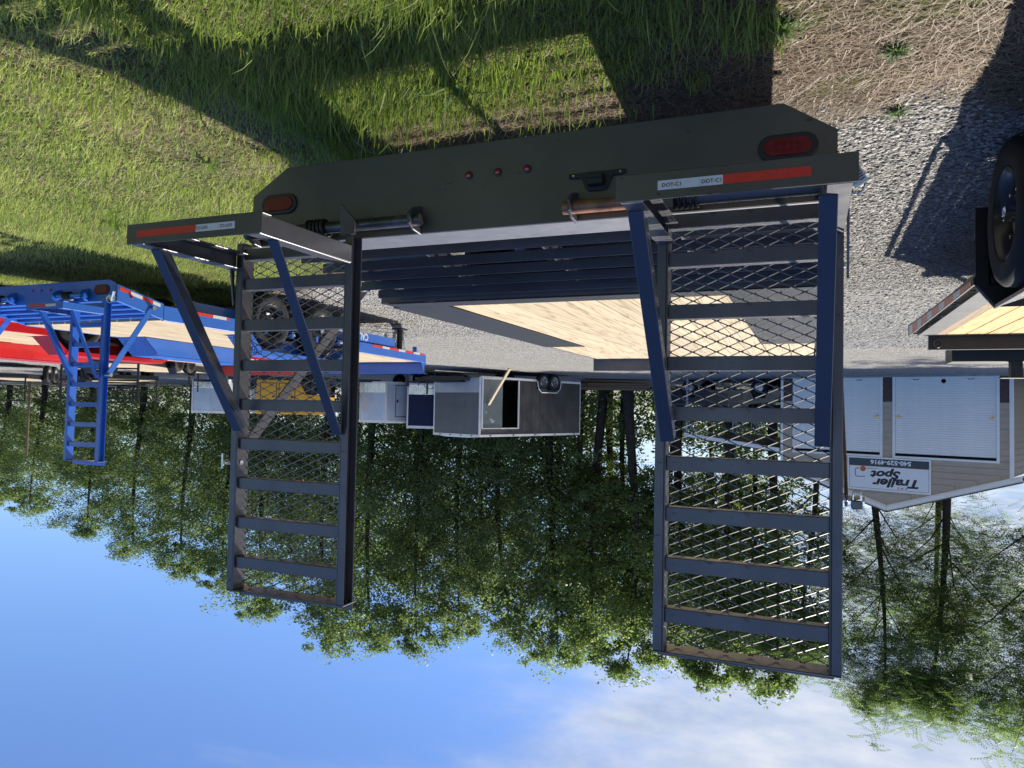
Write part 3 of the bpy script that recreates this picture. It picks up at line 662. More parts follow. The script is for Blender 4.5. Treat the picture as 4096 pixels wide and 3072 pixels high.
def side_trailer(name, loc, label, col, dpl, rot=0, length=6.03, ramps=True, text=None, header=.19):
    T = empty(name, loc, (rot, 0, 0)); tag(T, label, 'trailer', 'painted flatbed trailers in a row')
    Wd = 2.1; z = .575
    obj('rear_beam', MB().prism([(.0, .30), (.10, .25), (Wd-.10, .25), (Wd, .30), (Wd, .455), (0, .455)], 'y', 0, .01).box(.0, Wd, .01, .10, .447, .455), col, T, bev=.003)
    tail_light(T, .20, .345, False); tail_light(T, Wd-.20, .345, False)
    for x in (.92, 1.05, 1.18): obj('marker_light', MB().lathe([(-.001, .014), (-.012, .010), (-.013, .0005)], 'y', 10, (x, 0, .32)), 'redbright', T, smooth=True)
    hinge(T, .35, .80, -.05, .40, col, col, 0, .6); hinge(T, 1.40, 1.82, -.05, .40, col, col, 0, 1.6)
    # dovetail plate and cross bars
    n = 4; s0 = None; sm = MB().box(.03, Wd-.03, 0, .006, -.06, 0).box(.03, Wd-.03, .006, .09, -.006, 0)
    for i in range(n):
        p = (0, .12+i*.115, .47+i*.027); s0 = obj('dovetail_slat', sm, col, T, p) if s0 is None else again(s0, T, p)
    for x0, x1 in ((-.004, .026), (Wd-.026, Wd+.004)):
        m = MB().prism([(.0, .30), (.545, .405), (.545, .57), (.0, .462)], 'x', x0, x1); obj('tail_rail', m, col, T, bev=.003)
    for x0, x1 in ((-.004, .03), (Wd-.03, Wd+.004)):
        for y0, y1 in ((.548, 1.74), (3.84, length)):
            obj('side_rail', MB().box(x0, x1, y0, y1, .425, z+.003), col, T, bev=.003)
    tape_run(T, -.005, .02, .50, lambda y: .318+y*.19, lambda y: .352+y*.19, (.13, .13))
    tape_run(T, -.005, .95, 1.45, lambda y: .428, lambda y: .462, (.26, .2))
    tape_run(T, -.005, 4.4, length-.05, lambda y: .428, lambda y: .462, (.28, .20))
    obj('marker_light', MB().lathe([(-.005, .016), (-.02, .012), (-.021, .001)], 'x', 10, (0, .16, .40)), 'redbright', T)
    deck_boards(T, .46, Wd-.46, .55, length-.01, z, 6, 'pine'); 
    for x in (.03, Wd-.46): deck_boards(T, x, x+.43, .55, 1.76, z, 2, 'pine'); deck_boards(T, x, x+.43, 3.83, length-.01, z, 2, 'pine')
    deck_boards(T, .325, .457, 1.77, 3.82, z, 1, 'pine')
    for sgn, xo, xi in ((-1, 0, .32), (1, Wd, Wd-.44)):
        pr = [(1.76, z+.003), (2.0, .80), (3.55, .80), (3.82, z+.003)]; pr += [(y, zz-.006) for y, zz in pr[::-1]]
        F = obj('fender', MB().prism(pr, 'x', min(xo, xi), max(xo, xi)), dpl, T)
        obj('fender_skirt', MB().prism([(1.78, z+.004), (2.01, .79), (3.54, .79), (3.80, z+.004)], 'x', xi-.003, xi+.003), col, F)
        obj('fender_lip', MB().bar((xo, 1.76, z-.03), (xo, 2.0, .765), .012, .06).bar((xo, 2.0, .77), (xo, 3.55, .77), .012, .05).bar((xo, 3.55, .765), (xo, 3.82, z-.03), .012, .06), col, F)
        for y in (2.24, 3.25): wheel(T, (xo-sgn*.16, y, .36), .35, .22, sgn, 'rim', 'chrome', 28)
    obj('axles', MB().tube([(.2, 2.24, .36), (Wd-.2, 2.24, .36)], .04, 8).tube([(.2, 3.25, .36), (Wd-.2, 3.25, .36)], .04, 8), 'black', T)
    hd = MB().box(.0, Wd, length, length+.006, .43, z+header).box(.0, Wd, length+.006, length+.05, z+header-.006, z+header)
    for x in (.002, Wd-.01): hd.prism([(length-.12, z), (length, z), (length, z+header)], 'x', x, x+.008)
    obj('header_rail', hd, col, T, bev=.003)
    fr = MB()
    for x in (.30, Wd-.32): fr.box(x, x+.02, 1.0, length-.45, .27, .42)
    for k in range(int(length/.5)): fr.box(.04, Wd-.04, .6+k*.5, .64+k*.5, .45, .53)
    F = obj('main_frame', fr, col, T)
    for x in (.006, Wd-.066): obj('tongue_beam', MB().box(x, x+.06, 3.9, length-.98, .275, .41), col, T, bev=.003)
    obj('tongue', MB().bar((.32, length+.2, .35), (1.0, length+1.6, .40), .07, .14).bar((Wd-.32, length+.2, .35), (1.1, length+1.6, .40), .07, .14).box(.97, 1.13, length+1.5, length+1.8, .36, .48), col, T)
    jk = obj('jack', MB().tube([(.42, length-.15, .02), (.42, length-.15, .46)], .05, 10).box(.32, .52, length-.25, length-.05, 0, .02), 'black', T)
    obj('tongue_jack', MB().tube([(.85, length+.9, .3), (.85, length+.9, .95)], .04, 10).tube([(.85, length+.9, .86), (.62, length+.9, .86), (.62, length+.9, .93)], .014, 8), 'black', T)
    ch = MB()
    for cx in (.50, .66, .84):
        for k in range(16):
            t = k/15; px = cx+.10*t; pz = .36-.30*math.sin(PI*t)*1.0; pts = []
            for q in range(9):
                a = q*2*PI/8; u = .030*math.cos(a); w_ = .018*math.sin(a)
                pts.append((px+(w_ if k % 2 else 0), length+.15+(0 if k % 2 else w_), pz+u))
            ch.tube(pts, .0065, 5)
    obj('safety_chain', ch, 'zinc', T)
    if text:
        lettering('side_lettering', text, 'tape_white', T, .142, (.0045, length-1.74, .292), (PI/2, 0, -PI/2), 0, .004, .85)
        sm = MB()
        for k in range(6): sm.box(.0045, .0055, length-1.78-k*.12-.07, length-1.78-k*.12, .281, .286)
        obj('small_print', sm, 'tape_white', T)
    if ramps:
        zs = [.505, .69, .88, 1.071, 1.261, 1.452, 1.643, 1.834]
        for x in (.06, 1.66):
            R = ramp(T, x, x+.46, -.075, .455, 1.985, col, zs, False, -.50, .535, 1.20, x > 1, None, s=.85)
            xx = x-.012 if x < 1 else x+.472
            obj('strut', MB().bar((xx-.02, -.03, 1.17), (xx-.055, .40, .475), .010, .055, (0, 1, .6)), col, R)
            obj('strut_pin', MB().tube([(xx-.06, -.03, 1.17), (xx+.02, -.03, 1.17)], .018, 10), 'chrome', R); obj('strut_pin', MB().tube([(xx-.09, .40, .475), (xx-.02, .40, .475)], .024, 10), 'chrome', R)
    return T
side_trailer('flatbed_trailer', (6.1, 4.998, 0), 'bright blue flatbed trailer with open rung ramps', 'blue', 'dplate_blue', .013, 6.03, True, 'CALIBER')
side_trailer('flatbed_trailer', (9.0, 4.65, 0), 'bright red flatbed trailer behind the blue one', 'red', 'dplate_red', .012, 6.85, False)

def neighbour():
    T = empty('deck_trailer', (-.86, 4.6, 0)); tag(T, 'black flatbed trailer with yellow pine deck and bare tread plate edges beside the gravel', 'trailer')
    z = .66; ye = 3.13           # local: x leftwards is negative
    m = MB().add([(0, .2, .615), (0, ye, z-.10), (0, ye, z), (0, .2, z), (-.012, .2, .615), (-.012, ye, z-.10), (-.012, ye, z), (-.012, .2, z)], [(0, 1, 2, 3), (4, 5, 6, 7), (0, 1, 5, 4), (1, 2, 6, 5), (2, 3, 7, 6), (3, 0, 4, 7)])
    obj('rub_rail', m, 'black', T)
    tape_run(T, .0005, .25, ye-.08, lambda y: .628-(y-.2)*.018, lambda y: .655, (.34, .22), 1)
    b0 = None
    for k in range(5):
        mb = MB().tube([(-.012, 0, .64), (-.065, .0, .655), (-.065, .10, .655), (-.012, .10, .64)], .005, 6)
        p = (0, .38+k*.62, 0); b0 = obj('rail_bracket', mb, 'worn_pipe', T, p) if b0 is None else again(b0, T, p)
    obj('deck_frame', MB().box(-.085, -.075, .2, ye, z-.13, z-.006).box(-2.35, -.085, .2, .25, z-.13, z-.05).box(-.65, -.55, -1.6, ye+1, .36, .52).box(-1.85, -1.75, -1.6, ye+1, .36, .52), 'black', T)
    obj('tread_plate', MB().box(-.212, -.075, .2, ye, z-.004, z+.003), 'dplate_n', T)
    obj('grey_deck_strip', MB().box(-.285, -.215, .62, ye, z-.02, z+.002), 'lumber', T)
    deck_boards(T, -2.4, -.288, .62, ye, z, 13, 'pine_y')
    deck_boards(T, -2.0, -.50, -2.0, .615, z, 9, 'pine_y')
    # wheel well: front wall, inner wall with folded tread plate lip
    zt = .788
    obj('well_wall', MB().prism([(-.01, .22), (-.01, .665), (-.103, zt), (-.48, zt), (-.48, .22)], 'y', .20, .206), 'black', T)
    obj('well_lip', MB().bar((-.012, .205, .665), (-.105, .205, zt), .018, .012, (0, 0, 1)).bar((-.105, .205, zt), (-.105, -1.9, zt), .012, .02), 'dplate_n', T)
    obj('well_slope', MB().add([(-.105, .2, zt+.004), (-.105, -1.9, zt+.004), (-.49, -1.9, z), (-.49, .2, z), (-.28, .62, z+.002), (-.215, .62, z+.002)], [(0, 1, 2, 3), (0, 3, 4, 5)]), 'dplate_n', T)
    for x, sg in ((-.145, 1), (-2.2, -1)):
        for y in (-.26, -1.1): wheel(T, (x, y, .375), .375, .205, sg, 'rim', 'chrome', 40)
    obj('header_rail', MB().box(-2.45, -.165, ye, ye+.012, z-.08, z+.13).box(-2.45, -.165, ye+.012, ye+.06, z+.12, z+.13), 'black', T, bev=.003)
    obj('tie_ring', MB().tube([(-.24+.035*math.cos(a*PI/8), ye-.012, z+.075+.036*math.sin(a*PI/8)) for a in range(17)], .006, 6), 'worn_pipe', T, smooth=True)
    obj('tongue_tray', MB().box(-2.0, -.49, ye+.85, ye+1.25, .70, .845), 'black', T, bev=.004)
    obj('added_shadow_plate', MB().prism([(-.02, ye+.01), (-.50, ye+.86), (-2.0, ye+.86), (-2.4, ye+.01)], 'z', z-.03, z-.02), 'black', T)  # unseen plate added behind the header to give the shadow its slanted end
    obj('jack', MB().box(-1.10, -1.0, ye+.86, ye+.96, .05, 1.0).box(-1.22, -.92, ye+.8, ye+1.0, 1.0, 1.012), 'black', T)
    obj('tongue', MB().bar((-.60, ye+.9, .44), (-1.2, ye+2.2, .44), .08, .15).bar((-1.8, ye+.9, .44), (-1.2, ye+2.2, .44), .08, .15), 'black', T)
    return T
neighbour()

# ------------------------------------------------------------------ small things hung on the ramps
def padlock():
    p = empty('padlock', (-.150, 2.70, 1.705), (0, PI, .3)); p.scale = (.8, .8, .8); tag(p, 'brass and steel padlock hanging on a strut pin of the nearer mesh ramp', 'padlock')
    obj('lock_body', MB().box(-.022, .022, -.009, .009, -.022, .014), 'worn_pipe', p, bev=.004)
    obj('shackle', MB().tube([(.016*math.cos(a*PI/10), .0, .036+.018*math.sin(a*PI/10)) for a in range(11)], .0042, 8).tube([(.016, 0, .012), (.016, 0, .036)], .0042, 8).tube([(-.016, 0, .012), (-.016, 0, .036)], .0042, 8), 'chrome', p, smooth=True)
    t = empty('paper_tag', (-.122, 2.13, .80), (0, -.5, .25)); tag(t, 'small white paper tag tied beside the foot bar of the nearer ramp', 'tag')
    obj('tag_sheet', MB().box(-.026, .012, 0, .0006, -.048, 0), 'paper', t)
    pr = MB()
    for i, (w, zz) in enumerate(((.014, -.012), (.018, -.02), (.012, -.027), (.017, -.035))): pr.box(-.022, -.022+w, -.0005, 0, zz-.0028, zz)
    obj('printed_lines', pr, 'sign_black', t)
    r = obj('hitch_ring', MB().tube([(.02*math.cos(a*PI/8), 0, .026*math.sin(a*PI/8)) for a in range(17)], .004, 6), 'zinc', None, (-.122, 2.2, .775), (0, 0, .5), smooth=True)
    tag(r, 'zinc pull ring at the base of the nearer ramp', 'ring')
    l = empty('linch_pin', (2.575, 2.70, 1.69)); tag(l, 'wire ring linch pin on the outer rail of the farther mesh ramp', 'pin')
    obj('wire_ring', MB().tube([(.012+.030*math.cos(a*PI/8), 0, .030*math.sin(a*PI/8)) for a in range(3, 14)], .0022, 6), 'zinc', l, smooth=True)
    obj('pin', MB().tube([(-.01, 0, .03), (-.01, 0, -.04)], .006, 8), 'zinc', l)
    q = empty('linch_pin', (6.10, 4.96, .47)); tag(q, 'chrome ring linch pin at the corner of the blue flatbed', 'pin')
    obj('wire_ring', MB().tube([(.02+.05*math.cos(a*PI/8), -.02, -.02+.035*math.sin(a*PI/8)) for a in range(17)], .006, 6), 'chrome', q, smooth=True)
    obj('pin', MB().tube([(-.03, -.02, -.09), (.0, -.02, .0)], .016, 8).box(-.03, .03, -.03, -.01, -.045, -.015), 'chrome', q)
padlock()

# ------------------------------------------------------------------ garage with two roll-up doors
BO = V(-5.595, 27.679, 0); BD = V(.94, .341, 0).normalized(); BA = math.atan2(BD.y, BD.x)
def garage():
    T = empty('garage', BO, (0, 0, BA)); tag(T, 'taupe sided garage with two white roll-up doors and a gable sign', 'building')
    D = 8.0                       # local: x along the front, y backwards
    def gz(x): return 3.36+(1.24)*(1-abs(x-3.25)/3.72)      # underside of the gable
    bounds = [(-.35, -.07), (3.07, 3.40), (6.57, 6.93)]
    core = MB().box(-.42, 7.0, .06, .10, .05, 2.79)
    core.prism([(-.42, 2.79), (7.0, 2.79), (7.0, 3.36), (3.25, 4.60), (-.42, 3.36)], 'y', .06, .10)
    obj('wall', core, 'siding', T)
    obj('slab', MB().box(-.45, 7.05, -.06, D, -.02, .05), 'concrete', T)
    for q in (-.42, 6.98): obj('side_wall', MB().box(q, q+.02, .10, D-.04, .05, 3.3), 'brownwall', T)
    obj('back_wall', MB().box(-.42, 7.0, D-.04, D, .05, 3.2), 'brownwall', T)
    rb = MB()
    for k in range(38): rb.box(-.435, -.42, .14+k*.2, .165+k*.2, .05, 3.3)
    lap = MB()
    for k in range(15): lap.box(-.437, -.42, .10, D-.04, .1+k*.21, .112+k*.21)
    obj('wall_laps', lap, 'brownwall', T)
    # lap siding boards
    def board(x0, x1, z0, z1, mat):
        m = MB().add([(x0, .06, z0), (x1, .06, z0), (x1, .06, z1), (x0, .06, z1), (x0, .022, z0), (x1, .022, z0), (x1, .05, z1), (x0, .05, z1)], [(0, 1, 2, 3), (4, 5, 6, 7), (0, 1, 5, 4), (1, 2, 6, 5), (2, 3, 7, 6), (3, 0, 4, 7)])
        obj('siding_board', m, mat, T)
    h = .215
    for a, b in bounds:
        z = .06
        while z < 2.76: board(a, b, z, min(z+h-.004, 2.79), 'wainscot' if z < .80 else 'siding'); z += h
    z = 2.84
    while z < 4.5:
        t = 3.72*(1-max(0, (z+h-3.36))/1.24) if z+h > 3.36 else 3.6
        if t > .2: board(max(-.35, 3.25-t), min(6.93, 3.25+t), z, z+h-.004, 'siding')
        z += h
    tr = MB()
    for a, b in ((-.46, -.35), (6.93, 7.02)): tr.box(a, b, .0, .06, .05, 3.40)
    obj('corner_trim', tr, 'white_trim', T)
    for k, (x0, x1) in enumerate(((0, 2.985), (3.475, 6.475))):
        d = obj('rollup_door', MB().box(x0, x1, .052, .058, .05, 2.72), 'rollup', T)
        sm = MB().prism([(.052, .003), (.030, .012), (.030, .070), (.052, .079)], 'x', x0+.01, x1-.01); s0 = None
        for j in range(33):
            p = (0, 0, .055+j*.080); s0 = obj('door_slat', sm, 'rollup', d, p) if s0 is None else again(s0, d, p)
        fm = MB().box(x0-.085, x0-.0, .0, .06, .05, 2.80).box(x1+.0, x1+.085, .0, .06, .05, 2.80).box(x0-.085, x1+.085, .0, .06, 2.80, 2.87)
        obj('door_frame', fm, 'white_trim', d)
        obj('door_gap', MB().box(x0, x1, .040, .050, 2.705, 2.795), 'dark', d)
        for x in ((x0+.10, x1-.10) if k == 0 else (x0+.1,)):
            obj('latch', MB().box(x-.10, x+.10, .010, .030, 1.42, 1.46).tube([(x, .01, 1.46), (x, .01, 1.36)], .012, 6), 'brass', d)
        for x in (x0+.7, x1-.65): obj('lift_handle', MB().tube([(x-.09, .03, .12), (x-.07, -.0, .15), (x+.07, -.0, .15), (x+.09, .03, .12)], .010, 6), 'black', d)
        if k == 0: obj('vent_plate', MB().lathe([(.016, .075), (.016, .001)], 'y', 14, (1.5, .012, .205)), 'dark', d).scale = (1, 1, 1)
    # rake boards and roof
    for sx in (-1, 1):
        e = 3.25+sx*3.95
        a, b = V(e, -.03, 3.30), V(3.25, -.03, 4.62)
        obj('rake_board', MB().bar(a+V(0, 0, .06), b+V(0, 0, .06), .03, .17), 'white_trim', T)
        obj('rake_trim', MB().bar(a+V(0, .05, -.05), b+V(0, .05, -.05), .03, .07), 'white_trim', T)
        m = MB().add([(e, -.08, 3.40), (3.25, -.08, 4.74), (3.25, D+.1, 4.74), (e, D+.1, 3.40), (e, -.08, 3.44), (3.25, -.08, 4.78), (3.25, D+.1, 4.78), (e, D+.1, 3.44)], [(0, 1, 2, 3), (4, 5, 6, 7), (0, 1, 5, 4), (1, 2, 6, 5), (2, 3, 7, 6), (3, 0, 4, 7)])
        obj('roof', m, 'roof', T)
    return T
G = garage()
def sign():
    T = empty('shop_sign', BO, (0, 0, BA)); tag(T, 'white gable sign lettered THE Trailer Spot over a slate phone number band', 'sign')
    x0, x1, z0, z1 = 1.87, 4.55, 2.885, 4.06
    obj('sign_frame', MB().box(x0, x1, -.02, .03, z0, z0+.05).box(x0, x1, -.02, .03, z1-.05, z1).box(x0, x0+.05, -.02, .03, z0+.05, z1-.05).box(x1-.05, x1, -.02, .03, z0+.05, z1-.05), 'white_trim', T)
    obj('sign_panel', MB().box(x0+.05, x1-.05, -.008, .02, z0+.05, z1-.05), 'sign_white', T)
    obj('phone_band', MB().box(x0+.05, x1-.05, -.012, -.008, z0+.05, z0+.315), 'sign_slate', T)
    obj('orange_line', MB().box(x0+.05, x1-.05, -.0125, -.008, z0+.315, z0+.33), 'sign_orange', T)
    ln = MB()
    for a, b, c, d in ((x0+.06, x1-.06, z1-.075, z1-.067), (x0+.06, x0+.068, z0+.33, z1-.075), (x1-.068, x1-.06, z0+.33, z1-.075)): ln.box(a, b, -.011, -.008, c, d)
    obj('border_line', ln, 'sign_slate', T)
    lettering('phone_number', '540-529-4916', 'sign_white', T, .205, (2.47, -.014, 2.985), (PI/2, 0, 0), 0, .007, 1.13)
    lettering('sign_lettering', 'Trailer', 'sign_black', T, .40, (2.18, -.012, 3.60), (PI/2, -.03, 0), .28, .016, 1.33)
    lettering('sign_lettering', 'Spot', 'sign_black', T, .37, (2.80, -.012, 3.345), (PI/2, -.03, 0), .28, .016, 1.35)
    lettering('sign_lettering', 'T  H  E', 'sign_red', T, .085, (2.60, -.012, 3.885), (PI/2, -.02, 0), 0, .003, 1.2)
    pts = [(3.97, 3.585), (4.22, 3.60), (4.275, 3.575), (4.285, 3.53), (4.285, 3.36), (4.27, 3.325), (4.235, 3.305), (4.16, 3.305)]
    sw = MB()
    for a, b in zip(pts[:-1], pts[1:]): sw.bar((a[0], -.010, a[1]), (b[0], -.010, b[1]), .004, .026, (0, -1, 0) if False else (0, 0, 1) if abs(a[0]-b[0]) > abs(a[1]-b[1]) else (1, 0, 0))
    sw.add([(3.92, -.012, 3.30), (3.92, -.012, 3.275), (3.52, -.012, 3.275), (3.55, -.012, 3.285)], [(0, 1, 2, 3)])
    obj('swoosh', sw, 'sign_grey', T)
    obj('orange_dot', MB().lathe([(-.008, .098), (-.013, .096), (-.013, .001)], 'y', 28, (4.03, 0, 3.31)), 'sign_orange', T)
sign()
def carport():
    T = empty('lean_to', BO, (0, 0, BA)); tag(T, 'open lean-to with a brown metal roof and white fascia beside the garage', 'shed')
    a, b = V(7.02, -.1, 2.80), V(11.1, -.1, 2.36)
    obj('fascia', MB().bar(a, b, .03, .15), 'white_trim', T)
    D = 7.0
    for k in range(14):
        x0 = 7.03+k*.291; z0 = 2.885-(x0-7.03)*.108; 
        obj('roof_panel', MB().add([(x0, -.12, z0), (x0+.285, -.12, z0-.031), (x0+.285, D, z0-.031), (x0, D, z0), (x0, -.12, z0+.02), (x0+.285, -.12, z0-.011), (x0+.285, D, z0-.011), (x0, D, z0+.02)], [(0, 1, 2, 3), (4, 5, 6, 7), (0, 1, 5, 4), (1, 2, 6, 5), (2, 3, 7, 6), (3, 0, 4, 7)]), 'roof', T)
    pm = MB().box(0, .07, 0, .07, 0, 2.3)
    for x, y in ((11.0, 0), (9.7, 3.5), (11.0, 4.4), (11.0, 6.8), (9.0, 6.8)):
        p = obj('post', pm, 'enc_atp', T, (x, y, 0)); obj('brace', MB().bar((.03, .03, 1.75), (-.5, .03, 2.35), .05, .05).bar((.03, .03, 1.75), (.03, .6, 2.3), .05, .05), 'enc_atp', p)
    obj('back_wall', MB().box(7.05, 9.6, D-.05, D, 0, 2.6), 'brownwall', T)
    m = empty('riding_mower', BO+BD*8.9+V(-.341, .94, 0)*4.4, (0, 0, .4)); tag(m, 'red riding machine parked in the dark lean-to', 'mower')
    obj('hood', MB().prism([(-.9, .35), (-.1, .35), (-.1, .78), (-.3, .85), (-.85, .72)], 'y', -.3, .3), 'redmower', m, bev=.03)
    obj('seat', MB().box(.2, .6, -.22, .22, .62, .72).box(.55, .65, -.22, .22, .72, 1.05), 'black', m, bev=.03)
    obj('fender', MB().box(.1, .9, -.5, .5, .5, .6), 'redmower', m, bev=.03)
    obj('steering_wheel', MB().tube([(.0+.0*a, .17*math.cos(a*PI/8), .98+.10*math.sin(a*PI/8)) for a in range(17)], .015, 6), 'black', m)
    for x, y, r in ((-.65, -.38, .2), (-.65, .38, .2), (.5, -.42, .3), (.5, .42, .3)): obj('wheel', MB().lathe(tyre_prof(r, .2), 'x', 20), 'rubber', m, (x, y, r), (0, 0, PI/2))
    for i, (x, y, w, h) in enumerate(((7.6, 5.4, .9, 1.6), (9.9, 5.8, 1.1, 1.2))):
        c = empty('storage_cabinet', BO+BD*x+V(-.341, .94, 0)*y, (0, 0, BA)); tag(c, ('tall' if i == 0 else 'low')+' dark storage cabinet standing in the lean-to', 'cabinet')
        obj('carcass', MB().box(-w/2, w/2, 0, .6, .06, h), 'black', c, bev=.01)
        for sx in (-1, 1): d = obj('door', MB().box(min(0, sx*w/2)+.01, max(0, sx*w/2)-.01, -.02, -.002, .08, h-.03), 'plastic', c); obj('handle', MB().box(sx*.05-.01, sx*.05+.01, -.045, -.02, h*.5, h*.5+.12), 'zinc', d)
carport()

# ------------------------------------------------------------------ enclosed cargo trailers
def enclosed_grey():
    C = V(10.81, 23.65, 0); ang = math.atan2(.335, .942)
    T = empty('cargo_trailer', C, (0, 0, ang)); tag(T, 'charcoal enclosed trailer with its side door swung open and a board leaning on it', 'trailer', 'enclosed cargo trailers')
    Wd, Lg, z0, z1 = 2.42, 5.95, .30, 2.40       # local x across the nose, y back along the side (x=0 is the door side)
    sd = MB().box(0, .02, .0, 1.10, z0+.05, z1-.03).box(0, .02, 1.10, 2.07, 2.13, z1-.03).box(0, .02, 2.07, Lg, z0+.36, z1-.03).box(0, .02, 2.07, 3.12, z0+.05, z0+.36).box(0, .02, 4.62, Lg, z0+.05, z0+.36)
    obj('side_wall', sd, 'enc_grey', T)
    for k in range(7): obj('side_seam', MB().box(-.004, 0, 2.3+k*.52, 2.315+k*.52, .70 if k in (2, 3, 4) else .40, z1-.05), 'enc_grey', T)
    obj('far_wall', MB().box(Wd-.02, Wd, 0, Lg, z0+.05, z1-.03), 'enc_grey', T)
    obj('rear_wall', MB().box(.02, Wd-.02, Lg-.02, Lg, z0+.05, z1-.03), 'enc_grey', T)
    obj('front_wall', MB().box(.02, Wd-.02, 0, .02, .865, z1-.03), 'enc_front', T)
    obj('stone_guard', MB().box(.02, Wd-.02, -.006, .02, z0+.03, .862), 'enc_atp', T)
    obj('rivets', (lambda m: [m.lathe([(-.006, .012), (-.010, .006), (-.011, .001)], 'y', 6, (.15+k*.235, 0, .845)) for k in range(10)] and m)(MB()), 'zinc', T)
    tr = MB().box(-.01, .06, -.012, .03, z0, z1).box(Wd-.04, Wd+.01, -.012, .03, z0, z1).box(-.008, .03, .03, Lg+.01, z1-.03, z1+.05).box(-.01, Wd+.01, -.015, .03, z1-.03, z1+.055).box(-.008, .03, .03, 3.10, z0-.03, z0+.05).box(-.008, .03, 4.64, Lg, z0-.03, z0+.05).box(-.010, .012, Lg-.03, Lg+.01, z0, z1)
    obj('edge_trim', tr, 'white_trim', T)
    obj('roof', MB().prism([(0, z1+.03), (Wd, z1+.03), (Wd*.75, z1+.09), (Wd*.25, z1+.09)], 'y', .03, Lg), 'alu', T)
    obj('floor', MB().box(.02, Wd-.02, .02, Lg-.02, z0, z0+.05), 'lumber', T)
    for k in range(5): obj('marker_light', MB().box(-.022, -.008, .5+k*1.25, .58+k*1.25, z1-.01, z1+.025), 'redlens', T)
    for k in range(4): obj('marker_light', MB().box(.35+k*.55, .43+k*.55, -.03, -.015, z1, z1+.03), 'redlens', T)
    for y, z in ((.055, .6), (.055, 1.9)): obj('door_hinge', MB().tube([(-.06, y, z-.06), (-.06, y, z+.06)], .02, 6), 'zinc', T)
    obj('door_opening_frame', MB().box(-.012, .03, 1.08, 1.11, .36, 2.15).box(-.012, .03, 2.05, 2.10, .36, 2.15).box(-.012, .03, 1.08, 2.10, 2.13, 2.17), 'white_trim', T)
    d = obj('side_door', MB().box(-.075, -.040, .06, 1.09, .37, 2.13), 'enc_door', T, bev=.005)
    obj('door_edge', MB().box(-.085, -.03, .05, 1.10, 2.13, 2.16).box(-.085, -.03, .05, 1.10, .34, .37).box(-.085, -.03, .03, .06, .34, 2.16), 'white_trim', d)
    obj('door_latch', MB().box(-.12, -.075, .10, .22, 1.25, 1.31).prism([(.12, 1.33), (.30, 1.33), (.12, 1.80)], 'x', -.078, -.0755), 'zinc', d)
    st = MB().box(-.077, -.0755, .18, .25, 1.55, 1.60)
    for y, z, w in ((.42, 1.80, .14), (.47, 1.86, .22), (.52, 1.90, .10)): st.box(-.077, -.0755, y, y+w, z, z+.035)
    obj('door_stickers', st, 'tape_white', d)
    pts = []
    for y, z in ((3.14, .34), (3.22, .62), (3.40, .76), (4.36, .76), (4.55, .62), (4.63, .34)): pts.append((-.015, y, z))
    obj('fender_trim', MB().tube(pts, .022, 6), 'white_trim', T)
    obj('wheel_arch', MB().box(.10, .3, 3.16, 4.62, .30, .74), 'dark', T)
    for y in (3.52, 4.20): wheel(T, (.06, y, .355), .345, .2, -1, 'rim_silver', 'rim_silver', 26)
    for y in (3.52, 4.20): wheel(T, (Wd-.06, y, .355), .345, .2, 1, 'rim_silver', 'rim_silver', 20)
    obj('tongue', MB().bar((.5, .1, .36), (1.45, -1.5, .40), .06, .12).bar((Wd-.5, .1, .36), (1.45, -1.5, .40), .06, .12).box(1.38, 1.52, -1.75, -1.4, .38, .48).box(.75, Wd-.35, -.35, -.05, .36, .50), 'black', T)
    j = obj('jack', MB().tube([(1.72, -1.0, .10), (1.72, -1.0, .95)], .035, 8).box(1.62, 1.82, -1.1, -.9, .10, .12), 'black', T)
    obj('crank', MB().tube([(1.72, -1.0, .95), (1.72, -1.0, 1.02), (1.88, -1.0, 1.02), (1.88, -1.0, .92)], .012, 6), 'black', j)
    b = obj('wood_block', MB().box(-.25, .25, -.15, .15, 0, .10), 'lumber', None, C+Matrix.Rotation(ang, 3, 'Z') @ V(1.72, -1.0, 0), (0, 0, ang)); tag(b, 'wood block under the jack of the charcoal enclosed trailer', 'block')
    p = obj('leaning_board', MB().bar((0, 0, 0), (0, 0, 1), .14, .04), 'pine', None); tag(p, 'long pale board leaning against the open trailer door', 'board')
    a = V(9.75, 23.75, .02); e = V(10.60, 23.90, 1.30); d_ = e-a
    p.location = a; p.rotation_euler = d_.to_track_quat('Z', 'Y').to_euler(); p.scale = (1, 1, d_.length)
enclosed_grey()
